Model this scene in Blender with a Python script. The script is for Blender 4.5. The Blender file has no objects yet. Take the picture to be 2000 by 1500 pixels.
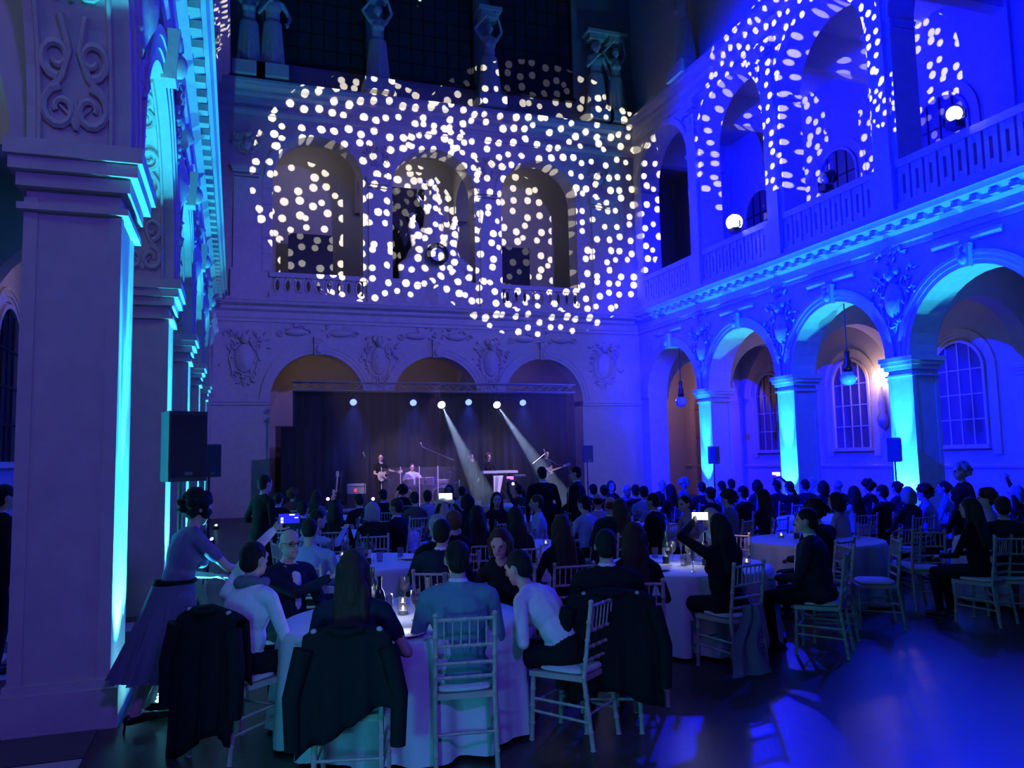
import bpy, bmesh, math, random
import numpy as np
from mathutils import Vector, Matrix, Euler
R_=random.Random(7)
PI=math.pi
sc=bpy.context.scene
COL=sc.collection
# ------------------------------------------------------------------ camera
F=1560.0; CH=1.85; VP=(460,908); ROLL=math.atan(.021)
_d=np.array([VP[0]-1000,VP[1]-750,F]); _d/=np.linalg.norm(_d)
_h=np.array([math.cos(ROLL),-math.sin(ROLL),0])
_n=np.cross(_d,_h); _n/=np.linalg.norm(_n); _up=_n if _n[1]<0 else -_n
_x=np.cross(_d,_up); _x/=np.linalg.norm(_x); _x=_x if _x[0]>0 else -_x
RW=np.array([_x,_d,_up])
def ray(px,py): return RW@np.array([px-1000,py-750,F])
def atz(px,py,z): r=ray(px,py); t=(z-CH)/r[2]; return Vector((t*r[0],t*r[1],z))
def aty(px,py,y): r=ray(px,py); t=y/r[1]; return Vector((t*r[0],y,CH+t*r[2]))
def atx(px,py,x): r=ray(px,py); t=x/r[0]; return Vector((x,t*r[1],CH+t*r[2]))
cd=bpy.data.cameras.new('camera'); cam=bpy.data.objects.new('camera',cd); COL.objects.link(cam)
cd.sensor_width=36; cd.lens=F/2000*36; cd.clip_end=200
rt=RW@np.array([1,0,0]); up=RW@np.array([0,-1,0]); bk=RW@np.array([0,0,-1])
cam.matrix_world=Matrix(((rt[0],up[0],bk[0],0),(rt[1],up[1],bk[1],0),(rt[2],up[2],bk[2],CH),(0,0,0,1)))
sc.camera=cam
# ------------------------------------------------------------------ world, exposure
w=bpy.data.worlds.new('world'); sc.world=w; w.use_nodes=True
w.node_tree.nodes['Background'].inputs[0].default_value=(.02,.02,.1,1)
w.node_tree.nodes['Background'].inputs[1].default_value=.05
sc.view_settings.view_transform='Standard'; sc.view_settings.look='None'
sc.view_settings.exposure=0; sc.view_settings.gamma=1; sc.view_settings.use_curve_mapping=False
# hall dimensions (metres): arcade faces, back wall, bay pitch
XL,XR,YB=-.84,16.15,30.0
PY=[6.98+4.55*k for k in range(-2,5)]          # pier centres along both side walls
ZC=4.25; ZL=7.9; ZU=13.2; ZK=16.1
BC=[2.85,7.3,11.75]                            # arch centres on the back wall
# ------------------------------------------------------------------ lights
def light(kind,name,loc,aim=None,power=100,color=(1,1,1),radius=.05,angle=60,blend=.3):
    L=bpy.data.lights.new(name,kind); o=bpy.data.objects.new(name,L); COL.objects.link(o)
    L.energy=power; L.color=color; L.shadow_soft_size=radius; o.location=loc
    if kind=='SPOT': L.spot_size=math.radians(angle); L.spot_blend=blend
    if aim is not None: o.rotation_euler=(Vector(aim)-Vector(loc)).to_track_quat('-Z','Y').to_euler()
    return o
BLUE=(0,.0006,1); CYAN=(.028,.6,.95)
# blue washes standing on the two first-floor galleries, each lighting the wall opposite
LAMPS_R=[(15.75,13.69,9.66),(15.75,22.5,9.62)]
light('SPOT','wash_from_left',(-.4,13.69,9.7),(16.2,15.2,6.8),60000,BLUE,.15,86,.35)
light('SPOT','wash_from_left',(-.4,20.0,9.7),(16.2,20.3,7.2),56000,BLUE,.15,70,.35)
for p,ya in zip(LAMPS_R,(8.0,12.5)):
    light('SPOT','wash_from_right',(p[0]-.3,p[1],p[2]),(-.9,ya,6.5),5800,BLUE,.15,78,.5)
# violet ambient fill from added, unseen spots on the stage wall and near piers
light('SPOT','fill_stage_wall',(8.5,6,11.5),(7.4,30,6.2),7800,(.19,.15,1),.3,52,.55)
light('SPOT','fill_near_piers',(1.8,-3.5,6.5),(-1.6,7,2.2),1200,(.14,.045,1),.4,70,.7)
light('SPOT','cyan_fill_foreground',(-.35,2.2,.9),(1.6,5.0,.9),60,CYAN,.15,80,.6)  # cyan fill added for the foreground, with no fixture of its own
# dot projectors
def gobo(name,loc,aim,power,half,cells,seed,cut=None,roll=0,color=(1,.95,.8)):
    o=light('SPOT',name,loc,aim,power,color,.015,2*math.degrees(math.atan(half))*1.25,.0)
    if roll: o.rotation_euler=(o.rotation_euler.to_matrix()@Matrix.Rotation(roll,3,'Z')).to_euler()
    L=o.data; L.use_nodes=True; nt=L.node_tree; N=nt.nodes; K=nt.links
    em=[n for n in N if n.type=='EMISSION'][0]
    tc=N.new('ShaderNodeTexCoord'); sp=N.new('ShaderNodeSeparateXYZ'); K.new(tc.outputs['Normal'],sp.inputs[0])
    def M(op,a,b=None):
        m=N.new('ShaderNodeMath'); m.operation=op
        for i,q in enumerate((a,b)):
            if q is None: continue
            if isinstance(q,(int,float)): m.inputs[i].default_value=q
            else: K.new(q,m.inputs[i])
        return m.outputs[0]
    az=M('ABSOLUTE',sp.outputs[2]); U=M('DIVIDE',sp.outputs[0],az); V=M('DIVIDE',sp.outputs[1],az)
    cb=N.new('ShaderNodeCombineXYZ'); K.new(U,cb.inputs[0]); K.new(V,cb.inputs[1]); cb.inputs[2].default_value=seed*3.7
    vo=N.new('ShaderNodeTexVoronoi'); vo.voronoi_dimensions='2D'; vo.inputs['Scale'].default_value=cells/(2*half)
    vo.inputs['Randomness'].default_value=.7
    ad=N.new('ShaderNodeVectorMath'); ad.operation='ADD'; K.new(cb.outputs[0],ad.inputs[0]); ad.inputs[1].default_value=(seed*1.31,seed*2.17,0)
    K.new(ad.outputs[0],vo.inputs['Vector'])
    sc_=N.new('ShaderNodeSeparateColor'); K.new(vo.outputs['Color'],sc_.inputs[0])
    thr=M('MULTIPLY_ADD',sc_.outputs[0],.08); thr.node.inputs[2].default_value=.215
    dot=M('LESS_THAN',vo.outputs['Distance'],thr)
    rr=M('SQRT',M('ADD',M('MULTIPLY',U,U),M('MULTIPLY',V,V)))
    k=M('MULTIPLY',dot,M('LESS_THAN',rr,half))
    if cut is not None:
        k=M('MULTIPLY',k,M('GREATER_THAN',V,cut))
    K.new(M('MULTIPLY',k,1.0),em.inputs['Strength'])
    return o
GL=(6.2,3.5,8.5)
gobo('dot_projector_a',(6.0,2.5,9.0),aty(728,370,30.0),75000,.163,17,1)
gobo('dot_projector_b',(8.6,3.0,6.0),aty(1045,398,30.0),75000,.207,22,2)
gobo('dot_projector_c',(-.4,13.0,10.6),atx(1535,215,16.2),32000,.235,22,3,cut=-.135)
gobo('dot_projector_d',(15.8,20.0,10.5),atx(413,95,XL),26000,.12,14,5)
gobo('dot_projector_e',(-.4,16.6,10.6),atx(1806,190,16.9),26000,.055,7,6)
# ------------------------------------------------------------------ materials
MATS={}
def mat(name,color=(.5,.5,.5),rough=.6,metal=0,bump=0,scale=8,var=.12,emit=None,strength=0,spec=.5,trans=0,stretch=None,alpha=1,coat=0):
    if name in MATS: return MATS[name]
    m=bpy.data.materials.new(name); m.use_nodes=True; MATS[name]=m
    nt=m.node_tree; N=nt.nodes; K=nt.links; b=N['Principled BSDF']
    b.inputs['Base Color'].default_value=(*color,1); b.inputs['Roughness'].default_value=rough
    b.inputs['Metallic'].default_value=metal; b.inputs['Specular IOR Level'].default_value=spec
    if trans: b.inputs['Transmission Weight'].default_value=trans
    if coat: b.inputs['Coat Weight'].default_value=coat
    if emit: b.inputs['Emission Color'].default_value=(*emit,1); b.inputs['Emission Strength'].default_value=strength
    if var or bump:
        tc=N.new('ShaderNodeTexCoord'); mp=N.new('ShaderNodeMapping'); K.new(tc.outputs['Object'],mp.inputs[0])
        if stretch: mp.inputs['Scale'].default_value=stretch
        no=N.new('ShaderNodeTexNoise'); no.inputs['Scale'].default_value=scale; no.inputs['Detail'].default_value=5
        K.new(mp.outputs[0],no.inputs['Vector'])
        if var:
            mx=N.new('ShaderNodeMix'); mx.data_type='RGBA'; mx.inputs[6].default_value=(*[c*(1-var) for c in color],1)
            mx.inputs[7].default_value=(*[min(1,c*(1+var)) for c in color],1)
            K.new(no.outputs['Fac'],mx.inputs[0]); K.new(mx.outputs[2],b.inputs['Base Color'])
        if bump:
            bp=N.new('ShaderNodeBump'); bp.inputs['Strength'].default_value=bump; bp.inputs['Distance'].default_value=.02
            K.new(no.outputs['Fac'],bp.inputs['Height']); K.new(bp.outputs[0],b.inputs['Normal'])
    return m
STONE=mat('limestone',(.56,.52,.45),.85,bump=.25,scale=5,var=.18)
CARVE=mat('carved_stone',(.55,.51,.44),.8,bump=.4,scale=14,var=.2)
PLAST=mat('gallery_plaster',(.5,.48,.46),.9,bump=.1,scale=3,var=.1)
BLACK=mat('black_plastic',(.012,.012,.014),.45,var=0)
STEEL=mat('aluminium',(.6,.6,.62),.3,metal=1,var=.05)
IRON=mat('dark_iron',(.03,.03,.035),.5,metal=.6,var=.1)
DRAPE=mat('black_drape',(.012,.011,.013),.95,var=.3,scale=3)
GLASSD=mat('window_glass',(.02,.02,.04),.12,var=.2,scale=2,spec=.6)
WOODD=mat('dark_wood',(.06,.035,.02),.5,var=.3,scale=6)
# ------------------------------------------------------------------ mesh building
class MB:
    def __init__(s,T=None): s.v=[]; s.f=[]; s.T=T
    def add(s,vs,fs):
        b=len(s.v)
        s.v+= [tuple(s.T(*p)) for p in vs] if s.T else [tuple(p) for p in vs]
        s.f+= [tuple(i+b for i in q) for q in fs]; return s
    def box(s,x0,x1,y0,y1,z0,z1):
        return s.add([(x0,y0,z0),(x1,y0,z0),(x1,y1,z0),(x0,y1,z0),(x0,y0,z1),(x1,y0,z1),(x1,y1,z1),(x0,y1,z1)],
            [(3,2,1,0),(4,5,6,7),(0,1,5,4),(1,2,6,5),(2,3,7,6),(3,0,4,7)])
    def bar(s,a,b,r,n=6,r2=None): return s.tube([a,b],r,n,r2)
    def tube(s,pts,r,n=8,r2=None,closed=False,cap=True):
        pts=[Vector(p) for p in pts]; m=len(pts); vs=[]; fs=[]
        t0=None; x=None
        for i,p in enumerate(pts):
            if closed: t=(pts[(i+1)%m]-pts[i-1])
            else: t=pts[min(i+1,m-1)]-pts[max(i-1,0)]
            t.normalize()
            if x is None:
                a=Vector((0,0,1)) if abs(t.z)<.9 else Vector((1,0,0)); x=t.cross(a).normalized()
            else:
                x=(x-t*x.dot(t)).normalized()
            y=t.cross(x)
            rr=r(i/(m-1)) if callable(r) else (r+(r2-r)*i/(m-1) if r2 is not None else r)
            for k in range(n):
                a=2*PI*k/n; vs.append(p+x*(rr*math.cos(a))+y*(rr*math.sin(a)))
        for i in range(m if closed else m-1):
            j=(i+1)%m
            for k in range(n): fs.append((i*n+k,i*n+(k+1)%n,j*n+(k+1)%n,j*n+k))
        if cap and not closed: fs.append(tuple(range(n))[::-1]); fs.append(tuple((m-1)*n+k for k in range(n)))
        return s.add(vs,fs)
    def lathe(s,prof,c=(0,0,0),n=16,cap=True):
        vs=[];fs=[];m=len(prof)
        for r,z in prof:
            for k in range(n): a=2*PI*k/n; vs.append((c[0]+r*math.cos(a),c[1]+r*math.sin(a),c[2]+z))
        for i in range(m-1):
            for k in range(n): fs.append((i*n+k,i*n+(k+1)%n,(i+1)*n+(k+1)%n,(i+1)*n+k))
        if cap: fs.append(tuple(range(n))[::-1]); fs.append(tuple((m-1)*n+k for k in range(n)))
        return s.add(vs,fs)
    def ell(s,c,r,rot=None,nu=10,nv=7):
        vs=[];fs=[]; c=Vector(c); rot=rot if rot is not None else Matrix.Identity(3)
        if not hasattr(r,'__len__'): r=(r,r,r)
        vs.append(c+rot@Vector((0,0,r[2])))
        for i in range(1,nv):
            th=PI*i/nv
            for k in range(nu):
                a=2*PI*k/nu; vs.append(c+rot@Vector((r[0]*math.sin(th)*math.cos(a),r[1]*math.sin(th)*math.sin(a),r[2]*math.cos(th))))
        vs.append(c+rot@Vector((0,0,-r[2])))
        for k in range(nu): fs.append((0,1+k,1+(k+1)%nu))
        for i in range(nv-2):
            for k in range(nu): a=1+i*nu; b=a+nu; fs.append((a+k,b+k,b+(k+1)%nu,a+(k+1)%nu))
        e=len(vs)-1; a=1+(nv-2)*nu
        for k in range(nu): fs.append((e,a+(k+1)%nu,a+k))
        return s.add(vs,fs)
    def grid(s,fn,nu,nv,closed_u=False):
        vs=[fn(i/nu,j/nv) for j in range(nv+1) for i in range(nu if closed_u else nu+1)]
        w=nu if closed_u else nu+1; fs=[]
        for j in range(nv):
            for i in range(nu): fs.append((j*w+i,j*w+(i+1)%w,(j+1)*w+(i+1)%w,(j+1)*w+i))
        return s.add(vs,fs)
    def extr(s,prof,u0,u1):
        """profile [(n,z)] closed polygon swept along u (first coordinate)"""
        m=len(prof); vs=[(u0,n,z) for n,z in prof]+[(u1,n,z) for n,z in prof]
        return s.add(vs,[(i,(i+1)%m,m+(i+1)%m,m+i) for i in range(m)]+[tuple(range(m))[::-1],tuple(range(m,2*m))])
    def mesh(s,name,mats=(),smooth=True,ang=.65):
        me=bpy.data.meshes.new(name); me.from_pydata(s.v,[],s.f); me.validate()
        bm=bmesh.new(); bm.from_mesh(me); bmesh.ops.recalc_face_normals(bm,faces=bm.faces); bm.to_mesh(me); bm.free()
        if smooth:
            me.polygons.foreach_set('use_smooth',[True]*len(me.polygons)); me.set_sharp_from_angle(angle=ang)
        for m in (mats if isinstance(mats,(list,tuple)) else [mats]): me.materials.append(m)
        return me
    def build(s,name,m,parent=None,smooth=True,**kw):
        return obj(name,s.mesh(name,m,smooth),parent,**kw)
def tag(o,label=None,cat=None,group=None,kind=None):
    if label: o['label']=label
    if cat: o['category']=cat
    if group: o['group']=group
    if kind: o['kind']=kind
    return o
def obj(name,data,parent=None,loc=None,rz=None,**kw):
    o=bpy.data.objects.new(name,data); COL.objects.link(o)
    if parent is not None: o.parent=parent
    if loc is not None: o.location=loc
    if rz is not None: o.rotation_euler=(0,0,rz)
    return tag(o,**kw)
def empty(name,loc=(0,0,0),rz=0,**kw): return obj(name,None,None,loc,rz,**kw)
def copy_tree(o,parent=None):
    c=o.copy(); COL.objects.link(c)
    if parent is not None: c.parent=parent
    for ch in o.children: copy_tree(ch,c)
    return c
# frames: (u along wall, n into the wall, z)
FL=lambda u,n,z:(XL-(n*.77 if n>0 else n),u,z)   # the left piers are slimmer
FR=lambda u,n,z:(XR+n,u,z)
FB=lambda u,n,z:(u,YB+n,z)
TW=.85   # wall thickness
def arch_panel(mb,u0,u1,c,R,zs,z1,T=TW,N=20,n0=0):
    """wall between springing zs and z1 with a round arch of radius R at c cut out"""
    pts=[(c-R*math.cos(PI*i/N),zs+R*math.sin(PI*i/N)) for i in range(N+1)]
    for n in (n0,T):
        vs=[];fs=[]
        for (u,z) in pts: vs+= [(u,n,z),(u,n,z1)]
        fs=[(2*i,2*i+2,2*i+3,2*i+1) for i in range(N)]
        mb.add(vs,fs)
        for a,b in ((u0,c-R),(c+R,u1)):
            if b-a>.01: mb.add([(a,n,zs),(b,n,zs),(b,n,z1),(a,n,z1)],[(0,1,2,3)])
    vs=[];fs=[]
    for (u,z) in pts: vs+= [(u,n0,z),(u,T,z)]
    mb.add(vs,[(2*i,2*i+1,2*i+3,2*i+2) for i in range(N)])
def archivolt(mb,c,R,zs,w=.34,d=.09,N=24,steps=((0,.35,.55),(.35,.72,.8),(.72,1,1.0))):
    for a,b,h in steps:
        r0=R+w*a; r1=R+w*b; dd=d*h
        vs=[];fs=[]
        for i in range(N+1):
            t=PI*i/N; co,si=math.cos(t),math.sin(t)
            for r,n in ((r0,0),(r0,-dd),(r1,-dd),(r1,0)): vs.append((c-r*co,n,zs+r*si))
        for i in range(N):
            for k in range(3): fs.append((4*i+k,4*i+k+1,4*i+k+5,4*i+k+4))
        mb.add(vs,fs)
def spiral(mb,c,r,turns,rad,T2,sgn=1,a0=0,n=6):
    pts=[]
    m=int(14*turns)
    for i in range(m+1):
        t=i/m; a=a0+sgn*t*turns*2*PI; q=r*(1-.82*t)
        pts.append(T2(c[0]+q*math.cos(a),c[1]+q*math.sin(a)))
    mb.tube(pts,lambda t:rad*(1.1-.45*t),n)
def ornament(mb,u,z,w,h,seed,cart=True):
    """carved spandrel relief: shield, mask, volutes and foliage, proud of the wall (n<0)"""
    rr=random.Random(seed)
    P=lambda a,b:(u+a*w,-.045,z+b*h)
    if cart:
        mb.ell((u,-.03,z),(w*.2,.13,h*.27)); mb.ell((u,-.06,z-.02*h),(w*.13,.14,h*.19))
        mb.ell((u,-.08,z+.36*h),(w*.085,.16,h*.1)); mb.ell((u,-.14,z+.34*h),(w*.04,.12,h*.05))
        for s_ in (-1,1):
            mb.ell((u+s_*w*.1,-.05,z+.42*h),(w*.07,.1,h*.07))
            spiral(mb,(s_*.27,.22),.11,1.4,.03,lambda a,b:P(a,b),s_,PI/2)
            spiral(mb,(s_*.2,-.3),.09,1.4,.025,lambda a,b:P(a,b),-s_,-PI/2)
            mb.tube([P(s_*.24,.18),P(s_*.3,0),P(s_*.22,-.26)],.03,6)
            mb.tube([P(s_*.05,-.32),P(s_*.02,-.45),P(0,-.52)],.03,6,.012)
    for i in range(64 if cart else 24):
        a=rr.uniform(-.5,.5); b=rr.uniform(-.5,.5)
        if cart and abs(a)<.2 and abs(b)<.25: continue
        if b<-.15 and abs(a)>.42+b*.5: continue
        ang=rr.uniform(0,PI); q=Matrix.Rotation(ang,3,'Y')
        mb.ell(P(a,b),(rr.uniform(.05,.12),rr.uniform(.03,.09),rr.uniform(.025,.05)),q,7,5)
# ------------------------------------------------------------------ floor
def floor_mat():
    m=bpy.data.materials.new('dark_parquet'); m.use_nodes=True; nt=m.node_tree; N=nt.nodes; K=nt.links; b=N['Principled BSDF']
    tc=N.new('ShaderNodeTexCoord'); mp=N.new('ShaderNodeMapping'); mp.inputs['Rotation'].default_value=(0,0,.42); K.new(tc.outputs['Object'],mp.inputs[0])
    br=N.new('ShaderNodeTexBrick'); br.inputs['Scale'].default_value=1.0; br.inputs['Brick Width'].default_value=1.4; br.inputs['Row Height'].default_value=.14
    br.inputs['Mortar Size'].default_value=.004; br.inputs['Color1'].default_value=(.045,.03,.024,1); br.inputs['Color2'].default_value=(.06,.04,.03,1); br.inputs['Mortar'].default_value=(.02,.014,.01,1)
    K.new(mp.outputs[0],br.inputs['Vector']); K.new(br.outputs['Color'],b.inputs['Base Color'])
    no=N.new('ShaderNodeTexNoise'); no.inputs['Scale'].default_value=2.2; K.new(tc.outputs['Object'],no.inputs['Vector'])
    mr=N.new('ShaderNodeMapRange'); mr.inputs['To Min'].default_value=.33; mr.inputs['To Max'].default_value=.4; K.new(no.outputs['Fac'],mr.inputs[0]); K.new(mr.outputs[0],b.inputs['Roughness'])
    bp=N.new('ShaderNodeBump'); b.inputs['Specular IOR Level'].default_value=.35; bp.inputs['Strength'].default_value=.12; bp.inputs['Distance'].default_value=.004; K.new(br.outputs['Fac'],bp.inputs['Height']); K.new(bp.outputs[0],b.inputs['Normal'])
    return m
PARQ=floor_mat()
MARB=mat('pale_marble',(.5,.48,.45),.3,var=.15,scale=4); SLATE=mat('dark_marble',(.05,.05,.055),.3,var=.2,scale=5)
fl=MB().box(XL-6.5,XR+6,-8,37,-.2,0).build('floor',PARQ,smooth=False,label='dark glossy parquet floor of the hall',kind='structure')
# stone border with chequered tiles under the left arcade
tm=[MB().box(-.29,.29,-.29,.29,0,.012).mesh('floor_tile',m,False) for m in (MARB,SLATE)]
for i in range(5):
    for j in range(26):
        obj('floor_tile',tm[(i+j)%2],fl,(XL-.35-.6*i,3.2+.6*j,0))
# ------------------------------------------------------------------ side walls
def capital(T,u0,u1,n0,n1,z,parent,k=1.0,name='capital'):
    mb=MB(T)
    for a,b,o in ((-.12,0,.15),(-.22,-.12,.115),(-.33,-.22,.06),(-.5,-.45,.05)):
        mb.box(u0-o*k,u1+o*k,n0-o*k,n1+o*k,z+a*k,z+b*k)
    return mb.build(name,STONE,parent,smooth=False)
CORN=[(0,-.9),(-.06,-.9),(-.06,-.78),(-.1,-.74),(-.1,-.5),(-.22,-.42),(-.22,-.3),(-.42,-.22),(-.46,-.1),(-.5,-.1),(-.5,0),(0,0)]
def soffit_scroll(mb,c,R,zs,n0,n1,sgn):
    """scroll ornament in the arch soffit, sgn +1: on the far (+u) haunch"""
    nm=(n0+n1)/2; hw=(n1-n0)/2
    def S(s,w_,lift=.02):
        a=s/R; r=R-lift
        return (c+sgn*r*math.cos(a),nm+w_*hw,zs+r*math.sin(a))
    for s0 in (.12,1.05,1.98):
        for q in (-1,1):
            for (cs,cw,rr,tn,sg,a0) in ((.17,.36,.17,1.3,q,0),(.55,.42,.15,1.2,-q,PI)):
                pts=[]
                for i in range(16):
                    t=i/15; a=a0+sg*t*tn*2*PI; rad=rr*(1-.75*t)
                    pts.append(S(s0+cs+rad*math.cos(a),q*(cw)+rad*math.sin(a)/hw))
                mb.tube(pts,lambda t:.036*(1.1-.4*t),6)
            mb.tube([S(s0+.3,q*.62),S(s0+.42,q*.3),S(s0+.6,q*.12),S(s0+.85,q*.3)],.034,6)
        for q in (-.3,-.15,0,.15,.3):
            mb.tube([S(s0+.02,0),S(s0+.14,q*.6),S(s0+.26-abs(q)*.2,q*1.3)],.024,5,.012)
    for q in (-1,1):
        mb.tube([S(.02+i*.18,q*.86,.012) for i in range(17)],.03,6)
def side_wall(name,T,PYs,label,near=0,orn=True,soffit=False):
    mb=MB(T); Rl=1.875; Ru=1.85
    bays=[(PYs[i],PYs[i+1]) for i in range(len(PYs)-1)]+[(PYs[-1],29.73)]
    mb2=mb
    for a,b in bays:
        c=(a+b)/2
        arch_panel(mb,a,b,c,Rl,ZC,7.05); arch_panel(mb,a,b,c,Ru,ZU,ZK)
    mb.box(29.73,30.0,0,TW,0,ZK); mb.box(29.33,29.73,0,TW,0,ZC); mb.box(29.33,29.73,0,TW,ZL,ZU); mb.box(PYs[0]-.5,PYs[0],0,TW,ZC,ZK)
    for p in PYs: mb.box(p-.425,p+.425,0,TW,ZL,ZU)
    mb.box(PYs[0]-.5,30.9,.0,TW,7.05,ZL)
    mb.box(PYs[0]-.5,30.9,.35,TW,ZK,24.0)
    W=mb.build(name,STONE,smooth=False,label=label,kind='structure')
    # cornices as long mouldings
    m=MB(T).extr([(n,ZL+z) for n,z in CORN],PYs[0]-.5,30); m.build('cornice',STONE,W,smooth=False)
    m=MB(T).extr([(n*1.05,ZK+z*.95) for n,z in CORN],PYs[0]-.5,30); m.build('upper_cornice',STONE,W,smooth=False)
    for p in PYs:
        pr=MB(T).box(p-.385,p+.385,.015,TW-.015,0,ZC-.3)
        for a in (p-.4,p+.28):
            for b_ in (0,TW-.12): pr.box(a,a+.12,b_,b_+.12,.3,ZC-.4)
        P=pr.build('pier',STONE,W,smooth=False)
        capital(T,p-.4,p+.4,0,TW,ZC,P)
        MB(T).box(p-.46,p+.46,-.06,TW+.06,0,.28).box(p-.43,p+.43,-.03,TW+.03,.28,.34).build('plinth',STONE,P,smooth=False)
        u=MB(T).box(p-.27,p+.27,-.13,0,ZL+1.35,ZK-1.5); u.box(p-.36,p+.36,-.2,0,ZL,ZL+1.35)
        U=u.build('upper_pilaster',STONE,W,smooth=False)
        capital(T,p-.27,p+.27,-.13,.1,ZK-1.0,U,.8)
        if orn and p>near:
            o=MB(T); ornament(o,p,5.75,1.55,1.75,int(p*10)); o.build('carved_ornament',CARVE,W)
            o=MB(T); ornament(o,p,6.95,1.0,.5,int(p*10)+1,False); o.build('carved_frieze',CARVE,W)
            o=MB(T); ornament(o,p,14.35,1.3,1.1,int(p*10)+3); o.build('carved_ornament',CARVE,W)
    for a,b in bays:
        c=(a+b)/2
        if c<near: continue
        o=MB(T); archivolt(o,c,Rl,ZC); o.build('archivolt',STONE,W)
        o=MB(T); archivolt(o,c,Ru,ZU,.26,.08); o.build('archivolt',STONE,W)
        capital(T,a+.42,a+.44,0,TW-.1,ZU,W,.5,'impost'); capital(T,b-.44,b-.42,0,TW-.1,ZU,W,.5,'impost')
        k=MB(T).add([(c-.13,-.02,6.08),(c+.13,-.02,6.08),(c+.2,-.02,6.62),(c-.2,-.02,6.62),(c-.13,-.17,6.08),(c+.13,-.17,6.08),(c+.2,-.22,6.62),(c-.2,-.22,6.62)],[(0,1,2,3),(4,5,6,7),(0,1,5,4),(1,2,6,5),(2,3,7,6),(3,0,4,7)])
        spiral(k,(c,6.5),.12,1.3,.035,lambda p,q:(p,-.2,q)); k.ell((c,-.2,6.28),(.1,.09,.14)); k.build('keystone',CARVE,W)
        m=MB(T).extr([(0,6.66),(-.05,6.66),(-.11,6.76),(-.11,6.84),(0,6.84)],c-.95,c+.95); m.build('frieze_moulding',STONE,W,smooth=False)
        # dentil blocks under the cornice
        for q in range(9):
            u=a+.25+q*.5
            MB(T).box(u-.1,u+.1,-.36,-.2,7.49,7.6).build('dentil',STONE,W,smooth=False) if c>near+4 else None
        if soffit:
            o=MB(T); soffit_scroll(o,c,Rl,ZC,.06,TW-.06,1); o.build('soffit_scroll',CARVE,W)
        # parapet: rails and balusters
        bl=MB(T).box(a+.4,b-.4,-.1,.12,9.12,9.32).box(a+.4,b-.4,-.1,.12,7.9,8.2).build('parapet',STONE,W,smooth=False)
        nb=9
        for q in range(nb):
            u=a+.4+(q+.5)*(b-a-.8)/nb
            mb3=MB(T); mb3.box(u-.17,u-.05,-.05,.08,8.2,9.12); mb3.box(u+.05,u+.17,-.05,.08,8.2,9.12); mb3.box(u-.06,u+.06,-.04,.07,8.2,8.4).box(u-.06,u+.06,-.04,.07,8.92,9.12)
            mb3.build('baluster',STONE,bl,smooth=False)
    return W
WL=side_wall('wall_left',FL,PY[1:],'left arcade wall of pale limestone with round arches and carved spandrels',near=1,soffit=True)
WR=side_wall('wall_right',FR,PY,'right arcade wall of pale limestone with two storeys of round arches',near=6)
# ------------------------------------------------------------------ galleries behind the arcades
GD=4.6
def gallery(T,W,nm,y0,y1,PYs,nearv):
    g=MB(T); g.box(y0,y1,GD,GD+.3,0,ZK); g.box(y0,y1,TW,GD,7.05,ZL-.05); g.box(y0,y1,TW,GD+.3,15.6,16)
    g.box(y0-.3,y0,TW,GD+.3,0,ZK); g.box(y1,y1+.3,TW,GD+.3,0,ZK)
    G=g.build(nm,PLAST,smooth=False,kind='structure',label='plastered rear wall and floors of the two-storey gallery behind the arcade')
    for p in PYs:
        if p<nearv: continue
        d=MB(lambda u,n,z:T(p-.25+n,TW+u,z)); arch_panel(d,0,GD-TW,(GD-TW)/2,1.7,ZC,7.05,T=.5,N=16); d.build('cross_arch',PLAST,G)
        q=MB(T).box(p-.3,p+.3,GD-.16,GD,0,ZC); Q=q.build('gallery_pilaster',PLAST,G,smooth=False); capital(T,p-.3,p+.3,GD-.16,GD,ZC,Q,.7)
        MB(T).box(p-.3,p+.3,GD-.14,GD,ZL,15.6).build('gallery_pilaster',PLAST,G,smooth=False)
        MB(lambda u,n,z:T(p-.2+n,TW+u,z)).box(0,GD-TW,0,.4,14.4,15.6).build('cross_beam',PLAST,G,smooth=False)
    m=MB(T).extr([(GD,1.3),(GD-.05,1.3),(GD-.08,1.38),(GD,1.42)],y0,y1); m.build('dado_rail',STONE,G,smooth=False)
    return G
GR=gallery(FR,WR,'wall_right_gallery',-3,35.2,PY+[29.73],9)
GLf=gallery(FL,WL,'wall_left_gallery',-3,35.2,PY+[29.73],2)
WN=[0]
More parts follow.
